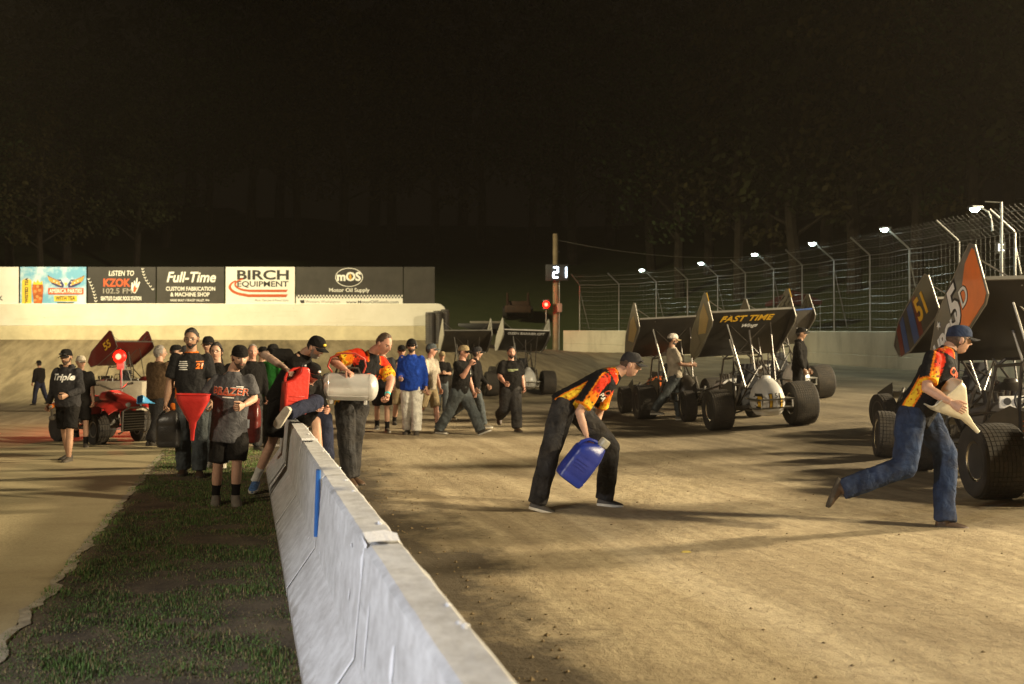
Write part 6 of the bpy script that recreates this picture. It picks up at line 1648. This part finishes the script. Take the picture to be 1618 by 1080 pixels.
crowd('woman with glasses in black between the tall man and the man in grey', 343, 738, 543, 176, dict(shirt=C['black'], sleeve='long', pants=C['gjeans'], shoe=m_shoew, sole=m_sole, skin=SK[0], hair='long', hairc='dark', glasses='clear', near=True), al=(20, 8, 50, .4), ar=(10, 8, 30, .2))
crowd('man in black cap behind the tall man with glasses', 333, 716, 533, 205, dict(shirt=C['black'], pants=C['dkjeans'], skin=SK[1], cap=cap_k, hair='short'), hy=-20)
crowd('man in brown vest with grey hair seen from behind', 250, 706, 546, 22, dict(shirt=C['brown'], pants=C['dkjeans'], skin=SK[1], hair='long', hairc='grey', fat=1.2, loose=1.12, hem=-.2, glasses='clear'), hy=45, thl=12, thr=-14, knl=6, knr=14, al=(10, 10, 18, 0), ar=(16, 8, 40, .2))
crowd('man in black cap beside the brown vest man', 274, 695, 546, 40, dict(shirt=C['black'], pants=C['dkjeans'], skin=SK[1], cap=cap_k), hy=30)
crowd('person in dark cap half hidden behind the tall man', 291, 690, 547, 15, dict(shirt=C['black'], pants=C['navy'], skin=SK[1], cap=(C['charcoal'], C['charcoal'], False)))
crowd('man in pale cap half hidden behind the grey hoodie man', 128, 706, 563, 160, dict(shirt=C['black'], pants=C['black'], leg='short', shoe=m_shoeb, skin=SK[1], cap=(C['dirtywhite'], C['dirtywhite'], False), sock=C['black']), thl=10, thr=-26, knl=8, knr=20, hy=-30)
crowd('person in black walking alone far out on the left', 63, 640, 569, -62, dict(shirt=C['black'], sleeve='long', pants=C['navy'], skin=SK[1], cap=cap_k, hair='long'), thl=18, thr=-20, knl=8, knr=12)
crowd('bald man in dark clothes behind the man in grey', 397, 712, 545, 140, dict(shirt=C['black'], sleeve='long', pants=C['dkjeans'], skin=SK[2], hair='thin', hairc='grey'), hy=20)
crowd('person in green shirt behind the tattooed man', 428, 706, 545, 30, dict(shirt=C['green'], sleeve='long', pants=C['gjeans'], skin=SK[1], cap=cap_k), al=(14, 8, 40, .3))
crowd('man in dark jacket between the grey shirt and the green shirt', 412, 700, 549, 120, dict(shirt=C['charcoal'], sleeve='long', pants=C['dkjeans'], skin=SK[1], cap=cap_k), hy=10)
r, txt = crowd('man in royal blue jacket and white trousers wearing ear defenders', 651, 686, 537, 184, dict(shirt=C['blue'], sleeve='long', pants=C['white'], shoe=m_shoeb, sole=m_solk, skin=SK[1], hair='short', beard='dark', glasses='dark', cap=cap_k, headset=True, loose=1.22, fat=1.1, wide=1.12, hem=-.22, wrinkle=.012), thl=6, thr=-3, al=(-2, 14, 16, .0), ar=(4, 12, 70, .3), hy=-4)
crowd('man in grey cap and pale shirt just behind the blue jacket', 678, 684, 543, 120, dict(shirt=C['dirtywhite'], pants=C['khaki'], leg='short', shoe=m_shoeb, sock=C['black'], skin=SK[2], cap=(C['gjeans'], C['gjeans'], False)), thl=14, thr=-14, knl=8, knr=16, al=(4, 8, 10, 0), ar=(2, 8, 12, 0), hy=-35)
crowd('man in dark shorts seen between the tank carrier and the blue jacket', 604, 682, 541, 172, dict(shirt=C['charcoal'], pants=C['black'], leg='short', shoe=m_shoeg, sole=m_sole, sock=C['black'], skin=SK[1], cap=cap_k), thl=6, thr=-10, knl=6, knr=12)
crowd('man in black cap and khaki shorts left of the blue jacket', 634, 676, 545, 165, dict(shirt=C['charcoal'], pants=C['khaki'], leg='short', shoe=m_shoeb, sock=C['black'], skin=SK[1], cap=cap_k, sleeve='short'), thl=16, thr=-12, knl=10, knr=20, ar=(30, 10, 100, .3))
crowd('man in dark shirt standing far back with crossed arms', 698, 655, 556, 165, dict(shirt=C['black'], pants=C['gjeans'], skin=SK[1], cap=(C['khaki'], C['khaki'], False)), al=(18, 8, 80, .8), ar=(18, 8, 80, .8))
r, txt = crowd('striding man in black T-shirt and jeans with hand at his mouth', 727, 686, 544, 118, dict(shirt=C['black'], pants=C['gjeans'], shoe=m_shoeb, sole=m_sole, skin=SK[2], hair='short', glasses='dark', cap=(C['khaki'], C['black'], False), fat=1.22, hk=1.04, wide=1.1), thl=30, thr=-24, knl=4, knr=10, ftl=22, lean=5, al=(6, 10, 12, 0), ar=(38, 14, 112, .25), hy=-8, hp=4)
txt.bar(.60, .11, .06, .075, m_ink)
crowd('person in dark hoodie and jeans walking behind the striding man', 748, 676, 547, 105, dict(shirt=C['black'], sleeve='long', hood=True, pants=C['gjeans'], shoe=m_shoeg, sole=m_sole, skin=SK[1], hair='long', cap=(C['charcoal'], C['charcoal'], False)), thl=18, thr=-26, knl=8, knr=28, lean=6, al=(10, 8, 30, .1), hy=-20)
r, txt = crowd('heavy bearded man in black T-shirt hurrying along the track', 806, 681, 547, 162, dict(shirt=C['black'], pants=C['dkjeans'], shoe=m_boot, skin=SK[2], hair='short', beard='dark', fat=1.38, hk=1.0, wide=1.12, loose=1.05, hem=-.2), thl=16, thr=-4, knl=10, knr=62, ftr=-50, lean=6, al=(-10, 16, 40, .1), ar=(14, 18, 48, .3), hy=8)
txt.bar(.67, 0, .22, .028, mat('print_dull_green', (.20, .22, .10))); txt.bar(.62, -.04, .12, .016, mat('print_dull_green', (.20, .22, .10)))
crowd('bearded man in white T-shirt and patterned cap beside the black car', 1066, 664, 527, 84, dict(shirt=C['dirtywhite'], pants=C['gjeans'], shoe=m_shoeg, sole=m_sole, skin=SK[1], hair='short', beard='dark', beardt=.014, cap=(mat('cap_print', (.50, .44, .38), .9, 0, .8, 40), C['khaki'], False), loose=1.08), thl=10, thr=-30, knl=4, knr=6, lean=-6, al=(24, 10, 62, .1), ar=(22, 8, 66, .2), hp=8)
crowd('man in black hooded jacket and cap standing by the number 11 car', 1262, 654, 521, 118, dict(shirt=C['black'], sleeve='long', hood=True, pants=C['black'], skin=SK[3], hair='short', cap=(C['black'], C['charcoal'], False), badge=m_ink, loose=1.1), hy=-12, al=(8, 8, 14, 0), ar=(8, 8, 14, 0))
crowd('spectator standing on the slope behind the fence', 1367, 503, 428, 185, dict(shirt=C['brown'], pants=C['dkjeans'], skin=SK[1], cap=cap_k)) if False else None
# ================================================================ dusty night air
HAZE = 0.00035
if HAZE > 0:
    q = MB(); q.box((0, 85, 26), (420, 330, 56)); hz = q.build('haze', mat('tmp_haze', (1, 1, 1)), smooth=False)
    m = bpy.data.materials.new('dusty_air'); m.use_nodes = True; nt = m.node_tree; nt.nodes.clear()
    o = nt.nodes.new('ShaderNodeOutputMaterial'); v = nt.nodes.new('ShaderNodeVolumePrincipled'); v.inputs['Color'].default_value = (.92, .80, .64, 1); v.inputs['Density'].default_value = HAZE; v.inputs['Anisotropy'].default_value = .3
    nt.links.new(v.outputs[0], o.inputs['Volume']); hz.data.materials.clear(); hz.data.materials.append(m)
    tag(hz, 'thin dusty haze in the night air over the track', 'haze', kind='stuff')
